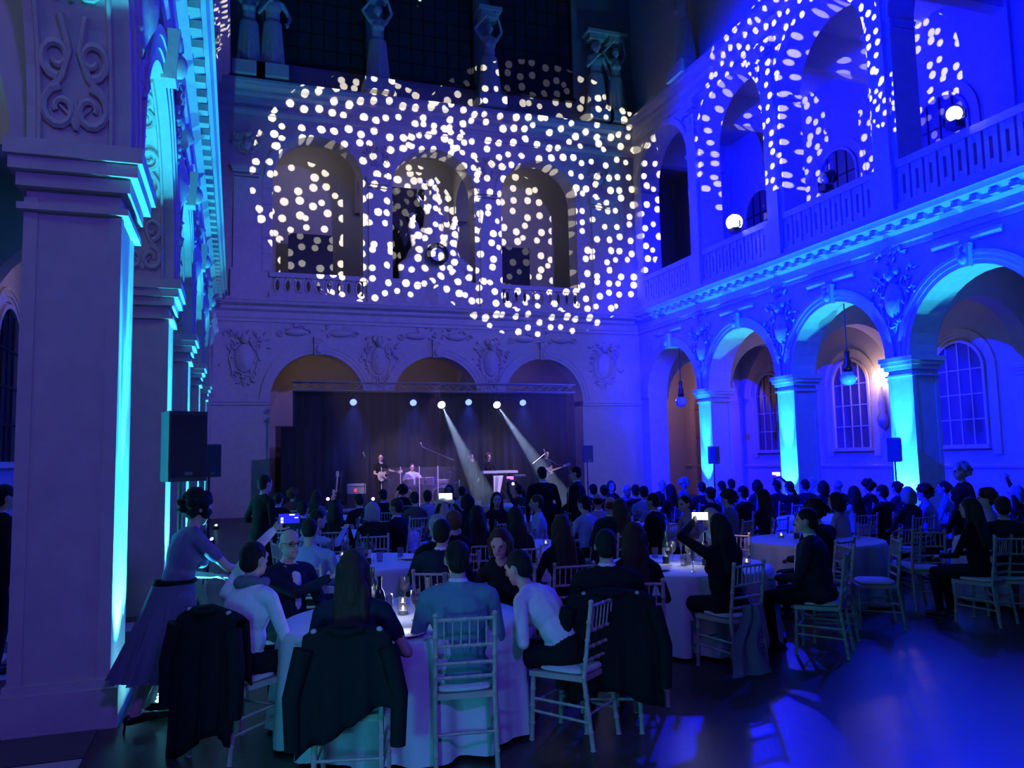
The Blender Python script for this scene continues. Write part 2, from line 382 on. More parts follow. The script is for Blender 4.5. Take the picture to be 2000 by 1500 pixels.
def window(T,c,zb,zs,R,nf,cols,rows,bar=IRON,glass=GLASSD,label='arched gallery window with dark glass and thin glazing bars',trim=True):
    """arched window on the surface n=nf, facing the hall"""
    WN[0]+=1
    W=empty('window_%d'%WN[0],kind='structure',label=label)
    fr=MB(lambda u,n,z:T(u,nf+n,z)); archivolt(fr,c,R,zs,.09,.1,20,((0,1,1),))
    for a in (c-R-.09,c+R): fr.box(a,a+.09,-.1,0,zb,zs)
    fr.box(c-R-.15,c+R+.15,-.2,0,zb-.12,zb); fr.build('window_frame',STONE if trim else bar,W)
    if trim:
        t=MB(lambda u,n,z:T(u,nf+n,z)); archivolt(t,c,R+.14,zs,.3,.08,20)
        for a in (c-R-.44,c+R+.14): t.box(a,a+.3,-.06,0,zb-.3,zs)
        t.build('window_surround',STONE,W)
    w=2*R/cols; hgt=(zs-zb)/rows
    pane=MB(lambda u,n,z:T(u,nf-.02+n,z)).box(-w/2+.015,w/2-.015,0,.01,.015,hgt-.015)
    for i in range(cols):
        for j in range(rows):
            p=MB(lambda u,n,z:T(u,nf-.025+n,z)).box(c-R+i*w+.012,c-R+(i+1)*w-.012,0,.012,zb+j*hgt+.012,zb+(j+1)*hgt-.012)
            p.build('pane',glass,W,smooth=False)
    pts=[(c-R*math.cos(PI*i/16),-.02,zs+.01+R*math.sin(PI*i/16)) for i in range(17)]
    p=MB(lambda u,n,z:T(u,nf+n,z)); p.add(pts,[tuple(range(17))]); p.build('lunette_pane',glass,W,smooth=False)
    for i in range(1,cols):
        u=c-R+i*w; zt=zs+math.sqrt(max(R*R-(u-c)**2,0))
        MB(lambda u,n,z:T(u,nf+n,z)).box(u-.022,u+.022,-.055,-.02,zb,zt).build('glazing_bar',bar,W,smooth=False)
    for j in range(1,rows+1):
        MB(lambda u,n,z:T(u,nf+n,z)).box(c-R,c+R,-.05,-.02,zb+j*hgt-.02,zb+j*hgt+.02).build('glazing_bar',bar,W,smooth=False)
    return W
bayc=[(PY[i]+PY[i+1])/2 for i in range(len(PY)-1)]+[27.455]
WPAINT=mat('white_paint',(.5,.5,.5),.6,var=.05)
GLASSW=mat('glass_painted_lilac_light',(.09,.08,.14),.3,var=.2,scale=2)  # lilac light on the panes is put into the base colour
for c in bayc:
    if c>13: window(FR,c,2.0,4.25,.83,GD,4,3,bar=WPAINT,glass=GLASSW,label='arched gallery window with pale glazing bars')
    if 8<c: window(FR,c,ZL+.9,11.9,.95,GD,4,3,glass=GLASSW,label='upper gallery window with lilac light painted into the glass')
window(FR,32.2,.05,4.0,.95,GD,2,3,bar=WOODD,glass=mat('glass_painted_warm_light',(.32,.17,.07),.6,var=.3),label='tall glazed door in a dark wood frame in the warm corner of the gallery')  # amber colour stands in for the warm light at the door
for c in bayc[1:]: window(FL,c,2.0,4.25,.83,GD,4,3)
# ------------------------------------------------------------------ back wall
def back_wall():
    mb=MB(FB); R=1.7; zs=4.17; Ru=1.66; zu=12.5
    edges=[XL,(BC[0]+BC[1])/2,(BC[1]+BC[2])/2,XR]
    for i,c in enumerate(BC):
        arch_panel(mb,edges[i],edges[i+1],c,R,zs,7.0); arch_panel(mb,edges[i],edges[i+1],c,Ru,zu,15.9)
    def pier(z0,z1,R):
        e=[XL]+[q for c in BC for q in (c-R,c+R)]+[XR]
        for a,b in zip(e[::2],e[1::2]): mb.box(a,b,0,TW,z0,z1)
    pier(0,zs,R); pier(7.75,zu,Ru); mb.box(XL,XR,0,TW,7.0,7.75)
    W=mb.build('wall_back',STONE,smooth=False,label='stage end wall of pale limestone with three arches below and three above',kind='structure')
    MB(FB).extr([(n,7.8+z*.9) for n,z in CORN],XL,XR).build('cornice',STONE,W,smooth=False)
    MB(FB).extr([(n*1.1,15.9+z) for n,z in CORN],XL,XR).build('upper_cornice',STONE,W,smooth=False)
    MB(FB).extr([(0,14.75),(-.1,14.75),(-.16,14.85),(-.16,14.95),(0,14.95)],XL,XR).build('moulding',STONE,W,smooth=False)
    e=[XL]+[q for c in BC for q in (c-R,c+R)]+[XR]
    for a,b in zip(e[::2],e[1::2]):
        MB(FB).box(a,b,-.1,TW,zs-.1,zs).box(a,b,-.06,TW,zs-.2,zs-.1).build('impost',STONE,W,smooth=False)
        MB(FB).box(a,b,-.06,TW,0,.4).build('plinth',STONE,W,smooth=False)
    for i,u in enumerate((.25,(BC[0]+BC[1])/2,(BC[1]+BC[2])/2,14.5)):
        o=MB(FB); ornament(o,u,5.65,1.5 if i in(1,2) else 1.7,2.0,50+i); o.build('carved_ornament',CARVE,W)
        o=MB(FB); ornament(o,u,13.6,1.0,.9,80+i); o.build('carved_ornament',CARVE,W)
        hw=.36 if i in (1,2) else .42
        p=MB(FB).box(u-hw,u+hw,-.12,0,8.9,12.3).box(u-hw-.08,u+hw+.08,-.2,0,7.8,8.9); P=p.build('upper_pilaster',STONE,W,smooth=False)
        capital(FB,u-hw,u+hw,-.12,.1,12.75,P,.8)
    # joints between the ashlar blocks on the outer strips
    for u in (-.6,1.0,13.55,15.6):
        for j in range(6):
            MB(FB).box(u-.16,u+.16,-.035,0,8.9+j*.62,9.48+j*.62).build('stone_block',STONE,W,smooth=False)
    for i,c in enumerate(BC):
        o=MB(FB); archivolt(o,c,R,zs,.36,.1); o.build('archivolt',STONE,W)
        o=MB(FB); archivolt(o,c,Ru,zu,.28,.1); o.build('archivolt',STONE,W)
        o=MB(FB).box(c-.16,c+.16,-.2,0,zs+R-.05,6.5); spiral(o,(c,6.3),.14,1.3,.04,lambda p,q:(p,-.2,q)); o.ell((c,-.2,6.0),(.12,.1,.16)); o.build('keystone',CARVE,W)
        o=MB(FB); ornament(o,c,6.75,2.4,.5,60+i,False)
        for s_ in (-1,1):
            o.ell((c+s_*.8,-.05,6.65),(.42,.12,.14)); spiral(o,(c+s_*1.35,6.62),.14,1.3,.035,lambda p,q:(p,-.06,q),s_)
        o.build('carved_frieze',CARVE,W)
        # pierced balustrade
        b=MB(FB).box(c-Ru-.1,c+Ru+.1,-.12,.1,8.66,8.84).box(c-Ru-.1,c+Ru+.1,-.12,.1,7.8,8.08).build('balustrade',STONE,W,smooth=False)
        if i!=1:
            nb=9
            for q in range(nb):
                u=c-Ru+(q+.5)*2*Ru/nb; t=MB(FB)
                t.tube([(u+.11*math.cos(a*PI/6),-.02,8.37+.25*math.sin(a*PI/6)) for a in range(12)],.045,6,closed=True); t.build('baluster',STONE,b)
                if q<nb-1:
                    t=MB(FB); uu=u+Ru/nb
                    t.add([(uu-.1,-.03,8.08),(uu+.1,-.03,8.08),(uu,-.03,8.37),(uu-.1,-.03,8.66),(uu+.1,-.03,8.66)],[(0,1,2),(2,4,3)]); 
                    t.box(uu-.03,uu+.03,-.04,.02,8.08,8.66); t.build('baluster_link',STONE,b,smooth=False)
        else:
            MB(FB).box(c-Ru-.1,c+Ru+.1,-.06,.06,8.08,8.66).build('balustrade_panel',STONE,b,smooth=False)
    # galleries behind: lower and upper
    g=MB(FB); g.box(XL-5.5,XR+5,4.2,4.5,0,16); g.box(XL,XR,TW,4.2,7.0,7.75); g.box(XL,XR,TW,4.2,15.4,15.9)
    G=g.build('wall_back_gallery',PLAST,smooth=False,kind='structure',label='plastered wall of the gallery behind the stage end')
    for u in ((BC[0]+BC[1])/2,(BC[1]+BC[2])/2):
        d=MB(lambda a,n,z:(u-.3+n,YB+TW+a,z)); arch_panel(d,0,4.2-TW,(4.2-TW)/2,1.5,zs,7.0,T=.6,N=14); arch_panel(d,0,4.2-TW,(4.2-TW)/2,1.5,12.6,15.4,T=.6,N=14)
        d.build('cross_arch',PLAST,G)
    for u in (XL+.2,XR-.6): MB(FB).box(u,u+.4,TW,4.2,0,15.5).build('gallery_end',PLAST,G,smooth=False)
    for c in BC:
        o=MB(lambda u,n,z:(u,YB+4.2+n,z)); archivolt(o,c,1.35,zs-.6,.3,.12); 
        for a in (c-1.65,c+1.35): o.box(a,a+.3,-.1,0,0,zs-.6)
        D=o.build('door_surround',STONE,G)
        MB(lambda u,n,z:(u,YB+4.2+n,z)).box(c-1.3,c-.02,-.04,0,0,3.4).box(c+.02,c+1.3,-.04,0,0,3.4).build('door_leaf',WOODD,D,smooth=False)
    return W
WB=back_wall()
# attic windows, dark sky behind, iron glazing bars
for c in BC:
    window(FB,c,17.2,21.6,1.75,.42,7,7,label='tall attic window with iron glazing bars',trim=False)
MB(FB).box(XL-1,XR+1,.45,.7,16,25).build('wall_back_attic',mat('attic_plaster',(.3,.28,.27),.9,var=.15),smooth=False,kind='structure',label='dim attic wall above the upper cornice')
MB().box(XL-6,XR+6,-8,36,24,24.3).build('ceiling',mat('ceiling_paint',(.12,.1,.1),.9),smooth=False,kind='structure',label='dark ceiling high above the hall')
MB().box(XL-6,XR+6,-8.3,-8,0,24).build('wall_front',STONE,smooth=False,kind='structure',label='plain wall of the hall behind the viewer')
# lamps in the galleries, then added dim fill without fixtures
for c,pw in zip(BC,(10,8,8)): light('POINT','gallery_warm',(c,32.3,5.6),None,pw,(1,.58,.38),.15)
for c in BC: light('POINT','gallery_upper',(c-.4,32.2,14.3),None,15,(1,.9,.85),.15)
light('POINT','corner_warm',(18.6,32.0,4.6),None,60,(1,.45,.15),.15)
for y in (13.5,18.3,23): light('POINT','gallery_dim',(17.6+1.2,y,6.2),None,4,(.6,.55,1),.2)  # added ambient fill for the right gallery, no lamp built
for y in (4.5,9,18): light('POINT','gallery_left_dim',(-3.2,y,6.0),None,12,(.9,.5,.8),.2)
# ------------------------------------------------------------------ uplights at the piers
UPM=mat('led_cyan',(.1,.6,.9),.4,var=0,emit=(.2,.9,1),strength=90)
def uplight(x,y,s,label,power,cone=76):
    e=empty('uplight_bar',(x,y,0),0,label=label,cat='uplight',group='led uplights at the piers')
    MB().box(-.06,.06,-.3,.3,.02,.1).build('housing',BLACK,e,smooth=False)
    for q in range(6): MB().ell((0,-.25+q*.1,.1),(.03,.03,.012),None,8,4).build('led_lens',UPM,e)
    for q in (-.22,.22): MB().box(-.08,.08,q-.02,q+.02,0,.03).build('foot',BLACK,e,smooth=False)
    light('SPOT','uplight_beam',(x+s*.35,y,.14),(x-s*.32,y,2.7),power*1.9,CYAN,.05,16,.5)
    light('SPOT','uplight',(x,y,.16),(x-s*.05,y,4.2),power,CYAN,.05,cone,.25)
ordn=['nearest','second','third','fourth','fifth','farthest']
for i,p in enumerate(PY[1:]):
    uplight(XL+.32,p,1,'slim led uplight bar at the foot of the %s pier of the left arcade'%ordn[i],1900 if p<22 else 900,76 if p<8 else 66 if p<22 else 50)
for i,p in enumerate(PY[3:]):
    uplight(XR-.4,p,-1,'slim led uplight bar at the foot of the %s visible pier of the right arcade'%ordn[i],1700 if p<22 else 1300,72 if p<18 else 62 if p<22 else 50)
# ------------------------------------------------------------------ people
def capsule(mb,a,b,r0,r1,n=10):
    a=Vector(a); b=Vector(b); d=b-a; L=d.length
    if L<1e-5: mb.ell(a,max(r0,r1),None,n,6); return
    d/=L; t=Vector((0,0,1)) if abs(d.z)<.9 else Vector((1,0,0)); x=d.cross(t).normalized(); y=d.cross(x)
    rings=[(-r0*.92,r0*.38),(-r0*.6,r0*.8),(0,r0),(L,r1),(L+r1*.6,r1*.8),(L+r1*.92,r1*.38)]
    vs=[];fs=[]
    for s,r in rings:
        for k in range(n): q=2*PI*k/n; vs.append(a+d*s+x*(r*math.cos(q))+y*(r*math.sin(q)))
    for i in range(5):
        for k in range(n): fs.append((i*n+k,i*n+(k+1)%n,(i+1)*n+(k+1)%n,(i+1)*n+k))
    fs.append(tuple(range(n))[::-1]); fs.append(tuple(5*n+k for k in range(n)))
    mb.add(vs,fs)
def fuse(name,prims,voxel,mats,smooth=3):
    """prims: ('c',a,b,r0,r1,tag) capsules and ('e',c,radii,rot,tag) ellipsoids fused to one skin; faces take the tag's material"""
    mb=MB()
    for p in prims:
        if p[0]=='c': capsule(mb,*p[1:5])
        else: mb.ell(p[1],p[2],p[3],12,9)
    me=mb.mesh(name+'_raw',[],False); o=bpy.data.objects.new('tmp',me); COL.objects.link(o)
    m=o.modifiers.new('r','REMESH'); m.mode='VOXEL'; m.voxel_size=voxel
    s=o.modifiers.new('s','SMOOTH'); s.factor=.5; s.iterations=smooth
    dg=bpy.context.evaluated_depsgraph_get(); out=bpy.data.meshes.new_from_object(o.evaluated_get(dg)); out.name=name
    bpy.data.objects.remove(o); bpy.data.meshes.remove(me)
    out.polygons.foreach_set('use_smooth',[True]*len(out.polygons))
    out.materials.clear()
    tags=list(mats)
    for t in tags: out.materials.append(mats[t])
    if len(tags)>1:
        n=len(out.polygons); C=np.empty(n*3); out.polygons.foreach_get('center',C); C=C.reshape(-1,3)
        best=np.full(n,9.); idx=np.zeros(n,int)
        for p in prims:
            if p[0]=='c':
                a=np.array(p[1]); d=np.array(p[2])-a; L=max(d@d,1e-9); t=np.clip((C-a)@d/L,0,1)
                dist=np.linalg.norm(C-a-t[:,None]*d,axis=1)-(p[3]+(p[4]-p[3])*t)
            else:
                q=(C-np.array(p[1])); r=np.array(p[2] if hasattr(p[2],'__len__') else [p[2]]*3)
                if p[3] is not None: q=q@np.array(p[3])
                dist=(np.linalg.norm(q/r,axis=1)-1)*r.min()
            k=dist<best; best[k]=dist[k]; idx[k]=tags.index(p[-1]) 
        out.polygons.foreach_set('material_index',idx.astype(np.int32))
    return out
SK=[mat('skin_light',(.55,.36,.27),.55,var=.06),mat('skin_tan',(.4,.25,.17),.55,var=.06)]
HAIRM={k:mat('hair_'+k,c,.65,spec=.2,var=.35,scale=60,stretch=(1,1,.15),bump=.5) for k,c in dict(black=(.012,.009,.008),brown=(.045,.025,.015),grey=(.3,.29,.28),blond=(.55,.42,.24),auburn=(.12,.03,.02),white=(.6,.6,.6)).items()}
CL={k:mat('cloth_'+k,c,.9,var=.15,scale=25,bump=.15,spec=.12) for k,c in dict(black=(.012,.012,.014),navy=(.016,.02,.04),charcoal=(.03,.03,.035),white=(.75,.75,.75),lightblue=(.32,.42,.58),lavender=(.42,.36,.5),teal=(.14,.26,.3),tealtop=(.1,.3,.34),olive=(.09,.085,.06),violet=(.35,.3,.55),maroon=(.15,.03,.04),cream=(.6,.56,.46),pattern=(.2,.18,.24),grey=(.15,.15,.17),mauve=(.16,.13,.24)).items()}
SHOE=mat('shoe_black',(.01,.01,.01),.35,var=0); EYE=mat('eye_dark',(.02,.015,.012),.2,var=0); LIP=mat('lip',(.4,.16,.14),.5,var=0)
def rot(ax,deg): return Matrix.Rotation(math.radians(deg),3,ax)
def hand(pr,wr,d,palm,side,r=.0095,curl=.5,k=1.0):
    d=d.normalized(); palm=(palm-d*palm.dot(d)).normalized(); s=d.cross(palm)*side
    Rm=Matrix((s,palm,d)).transposed()
    pr.append(('e',wr+d*.05*k,(.041*k,.019*k,.053*k),Rm,'skin'))
    for i,(o,l) in enumerate(((-.031,.062),(-.011,.075),(.011,.08),(.031,.07))):
        b=wr+d*.088*k+s*o*k; m=b+(d*(1-.35*curl)+palm*curl*.7).normalized()*l*.55*k; e=m+(d*(1-1.1*curl)+palm*curl*1.4).normalized()*l*.55*k
        pr.append(('c',b,m,r,r*.95,'skin')); pr.append(('c',m,e,r*.95,r*.8,'skin'))
    b=wr+d*.03*k+s*.034*k; m=b+(s*.8+d*.7+palm*.3).normalized()*.042*k; e=m+(d*.9+palm*.5+s*.1).normalized()*.036*k
    pr.append(('c',b,m,r*1.2,r*1.05,'skin')); pr.append(('c',m,e,r*1.05,r*.85,'skin'))
def ik(S,H,a,b,hint):
    d=H-S; L=d.length
    if L>a+b-.01: H=S+d*((a+b-.01)/L); d=H-S; L=d.length
    L=max(L,abs(a-b)+.02); x=(a*a-b*b+L*L)/(2*L); y=math.sqrt(max(a*a-x*x,0)); u=d.normalized(); h=(hint-u*hint.dot(u)).normalized()
    return S+u*x+h*y,H
PC={}
def figure(sit=True,lean=6,side=0,twist=0,hyaw=0,hpitch=0,hl=None,hr=None,fem=False,jacket=False,short=False,skirt=False,hair='short',vox=.016,step=0,collar=False,fat=1.0,hold=None,seat=.46,dress=False,robe=False):
    """a body in its own frame: facing +Y, feet on z=0. returns (body mesh maker, hair prims, head centre)"""
    pr=[]; V=Vector; WR={}
    pz=seat+.09 if sit else .93*(.95 if fem else 1)
    pel=V((0,0,pz)); Rt=rot('X',-lean)@rot('Y',side); Rs=Rt@rot('Z',twist); sw=(.155 if fem else .182)*fat; th=.115*fat
    B=lambda x,y,z,R=Rt:pel+R@V((x,y,z))
    e=.012 if jacket else 0
    curve=lambda z:-.03*math.sin(min(z/.5,1)*PI)*(1 if lean>10 else .3)
    pr.append(('e',B(0,-.01,.0),((.172 if fem else .165)*fat+e,.125*fat+e,.125),Rt,'bottom' if not (jacket or dress) else 'top'))
    pr.append(('e',B(0,curve(.15),.15),((.132 if fem else .15)*fat+e,th-.005+e,.17),Rt,'top'))
    pr.append(('e',B(0,curve(.34),.33,Rs),((.145 if fem else .168)*fat+e,th+e,.19),Rs,'top'))
    pr.append(('c',B(-sw+.05,-.015,.43,Rs),B(sw-.05,-.015,.43,Rs),.07+e,.07+e,'top'))
    pr.append(('c',B(-.07,-.02,.465,Rs),B(.07,-.02,.465,Rs),.062,.062,'top'))
    if fem: 
        for s in (-1,1): pr.append(('e',B(s*.07,.085,.3,Rs),(.06,.055,.06),Rs,'top'))
    nb=B(0,-.015,.48,Rs); Rh=rot('X',-lean*.35-hpitch)@rot('Z',hyaw) if lean<30 else rot('X',-lean*.6-hpitch)@rot('Z',hyaw)
    hc=nb+rot('X',-lean*.6)@V((0,.025,.185))
    pr.append(('c',nb-V((0,0,.02)),hc-V((0,.01,.06)),.055 if not fem else .046,.05 if not fem else .043,'skin'))
    Hd=lambda x,y,z:hc+Rh@V((x,y,z))
    pr.append(('e',Hd(0,-.005,.015),(.076,.094,.1),Rh,'skin')); pr.append(('e',Hd(0,.03,-.055),(.056,.062,.062),Rh,'skin'))
    pr.append(('c',Hd(0,.088,.015),Hd(0,.106,-.022),.011,.016,'skin'))
    pr.append(('c',Hd(-.035,.078,.03),Hd(.035,.078,.03),.014,.014,'skin'))
    pr.append(('c',Hd(-.022,.085,-.058),Hd(.022,.085,-.058),.0085,.0085,'lip')); pr.append(('e',Hd(0,.068,-.092),(.026,.024,.022),Rh,'skin'))
    for s in (-1,1):
        pr.append(('e',Hd(s*.078,-.01,-.008),(.012,.02,.032),Rh,'skin')); pr.append(('e',Hd(s*.032,.083,.008),(.014,.009,.008),Rh,'eye'))
    if collar or jacket:
        for k in range(9):
            a=2*PI*k/9; a2=2*PI*(k+1)/9
            f=lambda a:nb+Rs@V((.064*math.cos(a),.012+.062*math.sin(a),.022-.03*max(0,math.sin(a))))
            pr.append(('c',f(a),f(a2),.017,.017,'collar' if not jacket else ('collar' if k in (0,1,2,3) else 'top')))
        if jacket:
            for k in range(3,9):
                a=2*PI*k/9; a2=2*PI*(k+1)/9; g=lambda a:nb+Rs@V((.056*math.cos(a),.01+.054*math.sin(a),.05)); pr.append(('c',g(a),g(a2),.012,.012,'collar'))
            pr.append(('c',B(0,.106,.42,Rs),B(0,th+.02,.2,Rs),.04,.026,'collar'))
            for s in (-1,1): pr.append(('c',B(s*.062,.092,.44,Rs),B(s*.02,th+.026,.12,Rs),.028,.024,'top'))
    ua,fa=.285,.25
    rx=1 if not fem else .86
    for s,H in ((-1,hl),(1,hr)):
        S=B(s*sw,-.015,.425,Rs)
        if H is None: H=V((s*.13,.33,pz+.13)) if sit else V((s*.26,.03,pz-.09))
        H=V(H); E,H=ik(S,H,ua,fa,V((s*.7,-.6,-.6)))
        a1=.052*rx+e*.8; a2=.042*rx+e*.6; a3=.031*rx+e*.5
        pr.append(('c',S,E,a1,a2,'top'))
        if short:
            M=S.lerp(E,.55); pr[-1]=('c',S,M,a1+.012,a2+.014,'top'); pr.append(('c',M,E,a2,a2*.93,'skin')); pr.append(('c',E,H,a2*.93,a3*.88,'skin'))
        elif short is None: pass
        else: pr.append(('c',E,H,a2,a3,'top'))
        dd=(H-E).normalized(); palm=V((-s*.3,.2,-1)) if hold!=s else V((-s*.2,1,.2))
        WR[s]=(H,dd)
        hand(pr,H+dd*.012,dd,palm,s,r=.0095 if vox<.013 else .0115,curl=.45 if hold!=s else .75)
    if sit:
        kz=max(seat+.03,.46)
        for s in (-1,1):
            hp=V((s*.09,.02,pz-.02)); kn=V((s*(.1 if fem else .14),.44,kz+.01)); an=V((s*.11,.40+.06*s*step,.085))
            pr.append(('c',hp,kn,.088*fat,.062,'bottom')); pr.append(('c',kn,an,.06,.043,'bottom' if not skirt else 'skin'))
            pr.append(('c',an+V((0,-.04,-.035)),an+V((0,.15,-.05)),.04,.034,'shoe'))
        if skirt: pr.append(('e',V((0,.26,pz-.03)),(.17,.27,.1),None,'bottom'))
        if jacket: pr.append(('e',V((0,-.03,pz-.03)),(.19*fat,.14,.1),None,'top'))
    else:
        for s in (-1,1):
            st=step*s; hp=V((s*.085,0,pz-.02)); kn=V((s*.09,.03+st*.16,pz*.53)); an=V((s*.09,-.02+st*.3,.09+(.04 if st<0 else 0)))
            pr.append(('c',hp,kn,.085*fat,.06,'bottom')); pr.append(('c',kn,an,.058,.042,'bottom' if not skirt else 'skin'))
            pr.append(('c',an+V((0,-.04,-.04)),an+V((0,.15,-.052)),.04,.033,'shoe'))
        if jacket: pr.append(('e',B(0,0,-.08),(.18*fat,.135*fat,.13),Rt,'top'))
        if robe:
            for a in range(12):
                q=2*PI*a/12; pr.append(('c',V((.13*math.cos(q),.1*math.sin(q),pz)),V((.2*math.cos(q),.17*math.sin(q),.08)),.055,.05+.02*(a%2),'top'))
    hp=[]
    h=lambda *a:hp.append(a)
    if hair!='none':
        if hair=='bald':
            h('e',Hd(0,-.034,.004),(.0805,.072,.066),Rh,'hair')
        elif hair=='buzz':
            h('e',Hd(0,-.014,.022),(.0795,.0965,.1),Rh,'hair')
        else:
            h('e',Hd(0,-.017,.032),(.085,.097,.093),Rh,'hair'); h('e',Hd(0,-.05,-.02),(.076,.06,.07),Rh,'hair')
        if hair=='long':
            h('c',Hd(0,-.06,0),Hd(0,-.085,-.15),.08,.075,'hair'); 
            for x in (-.06,-.02,.02,.06): h('c',Hd(x,-.085,-.1),nb+Rs@V((x*1.3,-.115,-.22-.03*(x>0))),.042,.026,'hair')
            for s in (-1,1): h('c',Hd(s*.075,-.01,.02),Hd(s*.085,-.03,-.17),.028,.03,'hair')
        if hair=='bob':
            h('c',Hd(-.03,-.05,0),Hd(-.035,-.055,-.09),.075,.066,'hair'); h('c',Hd(.03,-.05,0),Hd(.035,-.055,-.09),.075,.066,'hair')
            for s in (-1,1): h('c',Hd(s*.077,.01,.03),Hd(s*.078,.0,-.085),.026,.03,'hair')
        if hair=='bun': h('e',Hd(0,-.115,.045),.042,None,'hair')
        if hair=='pony': h('c',Hd(0,-.1,.03),Hd(0,-.14,-.06),.035,.04,'hair'); h('c',Hd(0,-.14,-.06),Hd(0,-.12,-.2),.04,.016,'hair')
        if hair=='curly':
            q=random.Random(3)
            for k in range(46):
                a=q.uniform(0,2*PI); z=q.uniform(-.45,1); r=math.sqrt(1-z*z)
                v=V((math.cos(a)*r*.105,math.sin(a)*r*.115-.02,z*.115+.012))
                if v.y>.05 and v.z<.06: continue
                h('e',Hd(*v),q.uniform(.026,.038),None,'hair')
        if hair=='hat':
            h('c',Hd(0,-.01,.05),Hd(0,-.01,.1),.088,.08,'hair'); h('e',Hd(0,.03,.055),(.1,.13,.012),Rh,'hair')
    return dict(pr=pr,hair=hp,hc=hc,Hd=Hd,nb=nb,Rs=Rs,Rh=Rh,vox=vox,hands=(hl,hr),pz=pz,WR=WR)
def proto(key,**kw):
    if key not in PC:
        fg=figure(**kw)
        tags=sorted({p[-1] for p in fg['pr']},key=lambda t:['skin','top','bottom','shoe','eye','lip','collar'].index(t))
        mm=dict(skin=SK[0],top=CL['black'],bottom=CL['black'],shoe=SHOE,eye=EYE,lip=LIP,collar=CL['white'])
        fg['body']=fuse('body',fg['pr'],fg['vox'],{t:mm[t] for t in tags}); fg['tags']=tags
        fg['hairm']=fuse('hair',fg['hair'],min(fg['vox'],.014),{'hair':HAIRM['black']},2) if fg['hair'] else None
        PC[key]=fg
    return PC[key]
def setmat(o,i,m): s=o.material_slots[i]; s.link='OBJECT'; s.material=m
def person(label,key,loc,a,top='black',bottom='black',hair='black',skin=0,group=None,kw=None):
    fg=proto(key,**(kw or {}))
    root=empty('person',loc,-math.radians(a),label=label,cat='person',group=group)
    b=obj('body',fg['body'],root)
    for i,t in enumerate(fg['tags']):
        if t=='top': setmat(b,i,CL[top])
        if t=='bottom': setmat(b,i,CL[bottom])
        if t=='skin': setmat(b,i,SK[skin])
    if fg['hairm']: h=obj('hair',fg['hairm'],root); setmat(h,0,HAIRM[hair])
    return root,fg
def by_head(px,py,a,fg,z0=0):
    """ground spot under a figure whose head centre shows at pixel px,py"""
    hc=fg['hc']; p=atz(px,py,hc.z+z0); c,s=math.cos(-math.radians(a)),math.sin(-math.radians(a))
    return Vector((p.x-(c*hc.x-s*hc.y),p.y-(s*hc.x+c*hc.y),z0))
def to_local(root_loc,a,w):
    c,s=math.cos(math.radians(a)),math.sin(math.radians(a)); d=Vector(w)-Vector(root_loc); return Vector((c*d.x-s*d.y,s*d.x+c*d.y,d.z))
# ------------------------------------------------------------------ chairs
LIME=mat('limewashed_wood',(.5,.44,.36),.55,var=.2,scale=20,bump=.2); CUSH=mat('white_cushion',(.7,.7,.68),.8,var=.05)
def bamboo(mb,a,b,r,n=8,k=4):
    a=Vector(a);b=Vector(b); pts=[];rs=[]
    for i in range(k):
        for t,q in ((0,1.25),(.06,1.25),(.1,1.0),(.9,1.0),(.96,1.25)): pts.append(a.lerp(b,(i+t)/k)); rs.append(r*q)
    pts.append(b); rs.append(r*1.25); m=len(pts)
    mb.tube(pts,lambda t:rs[min(m-1,round(t*(m-1)))],n)
def chair_parts():
    L=[]
    def P(name,fn,m=LIME): mb=MB(); fn(mb); L.append((name,mb.mesh(name,m)))
    for s in (-1,1):
        x=s*.185
        def post(mb,x=x,s=s): bamboo(mb,(x,-.24,0),(x*.98,-.185,.44),.016); bamboo(mb,(x*.98,-.185,.44),(x*.97,-.25,.915),.015); mb.ell((x*.97,-.252,.925),(.019,.019,.016))
        P('rear_leg',post)
        P('front_leg',lambda mb,x=x:bamboo(mb,(x*1.05,.21,0),(x*1.02,.19,.44),.016))
        P('stretcher',lambda mb,x=x:bamboo(mb,(x*1.02,-.22,.17),(x*1.03,.2,.19),.009,6,3))
        P('stretcher',lambda mb,x=x:bamboo(mb,(x*1.02,-.21,.26),(x*1.03,.2,.27),.009,6,3))
    P('stretcher',lambda mb:bamboo(mb,(-.185,-.215,.22),(.185,-.215,.22),.009,6,3)); P('stretcher',lambda mb:bamboo(mb,(-.19,.2,.24),(.19,.2,.24),.009,6,3))
    def seat(mb):
        mb.add([(x*k,y*k if 0 else y,z) for z,k in ((.415,1),(.45,1)) for x,y in ((-.19,-.19),(.19,-.19),(.21,.21),(-.21,.21))],[(0,1,2,3),(4,5,6,7),(0,1,5,4),(1,2,6,5),(2,3,7,6),(3,0,4,7)])
    P('seat',seat)
    def cush(mb):
        def fn(u,v):
            a=2*PI*u; c_,s_=math.cos(a),math.sin(a); e=.55; x=.19*math.copysign(abs(c_)**e,c_); y=.19*math.copysign(abs(s_)**e,s_)
            r=(0,.9,1,1,.9,0)[round(v*5)]; z=(.45,.45,.462,.478,.49,.496)[round(v*5)]; return (x*r,y*r,z)
        mb.grid(fn,24,5,True)
    P('cushion',cush,CUSH)
    bk=lambda z:-.185-.065*(z-.44)/.475
    for z in (.895,.735,.63,.545): P('back_rail',lambda mb,z=z:bamboo(mb,(-.18,bk(z),z),(.18,bk(z),z),.0115,6,4))
    for i in range(6):
        x=-.18+.36*(i+1)/7; P('spindle',lambda mb,x=x:bamboo(mb,(x,bk(.735),.735),(x,bk(.895),.895),.006,5,2))
    return L
CHP=chair_parts()
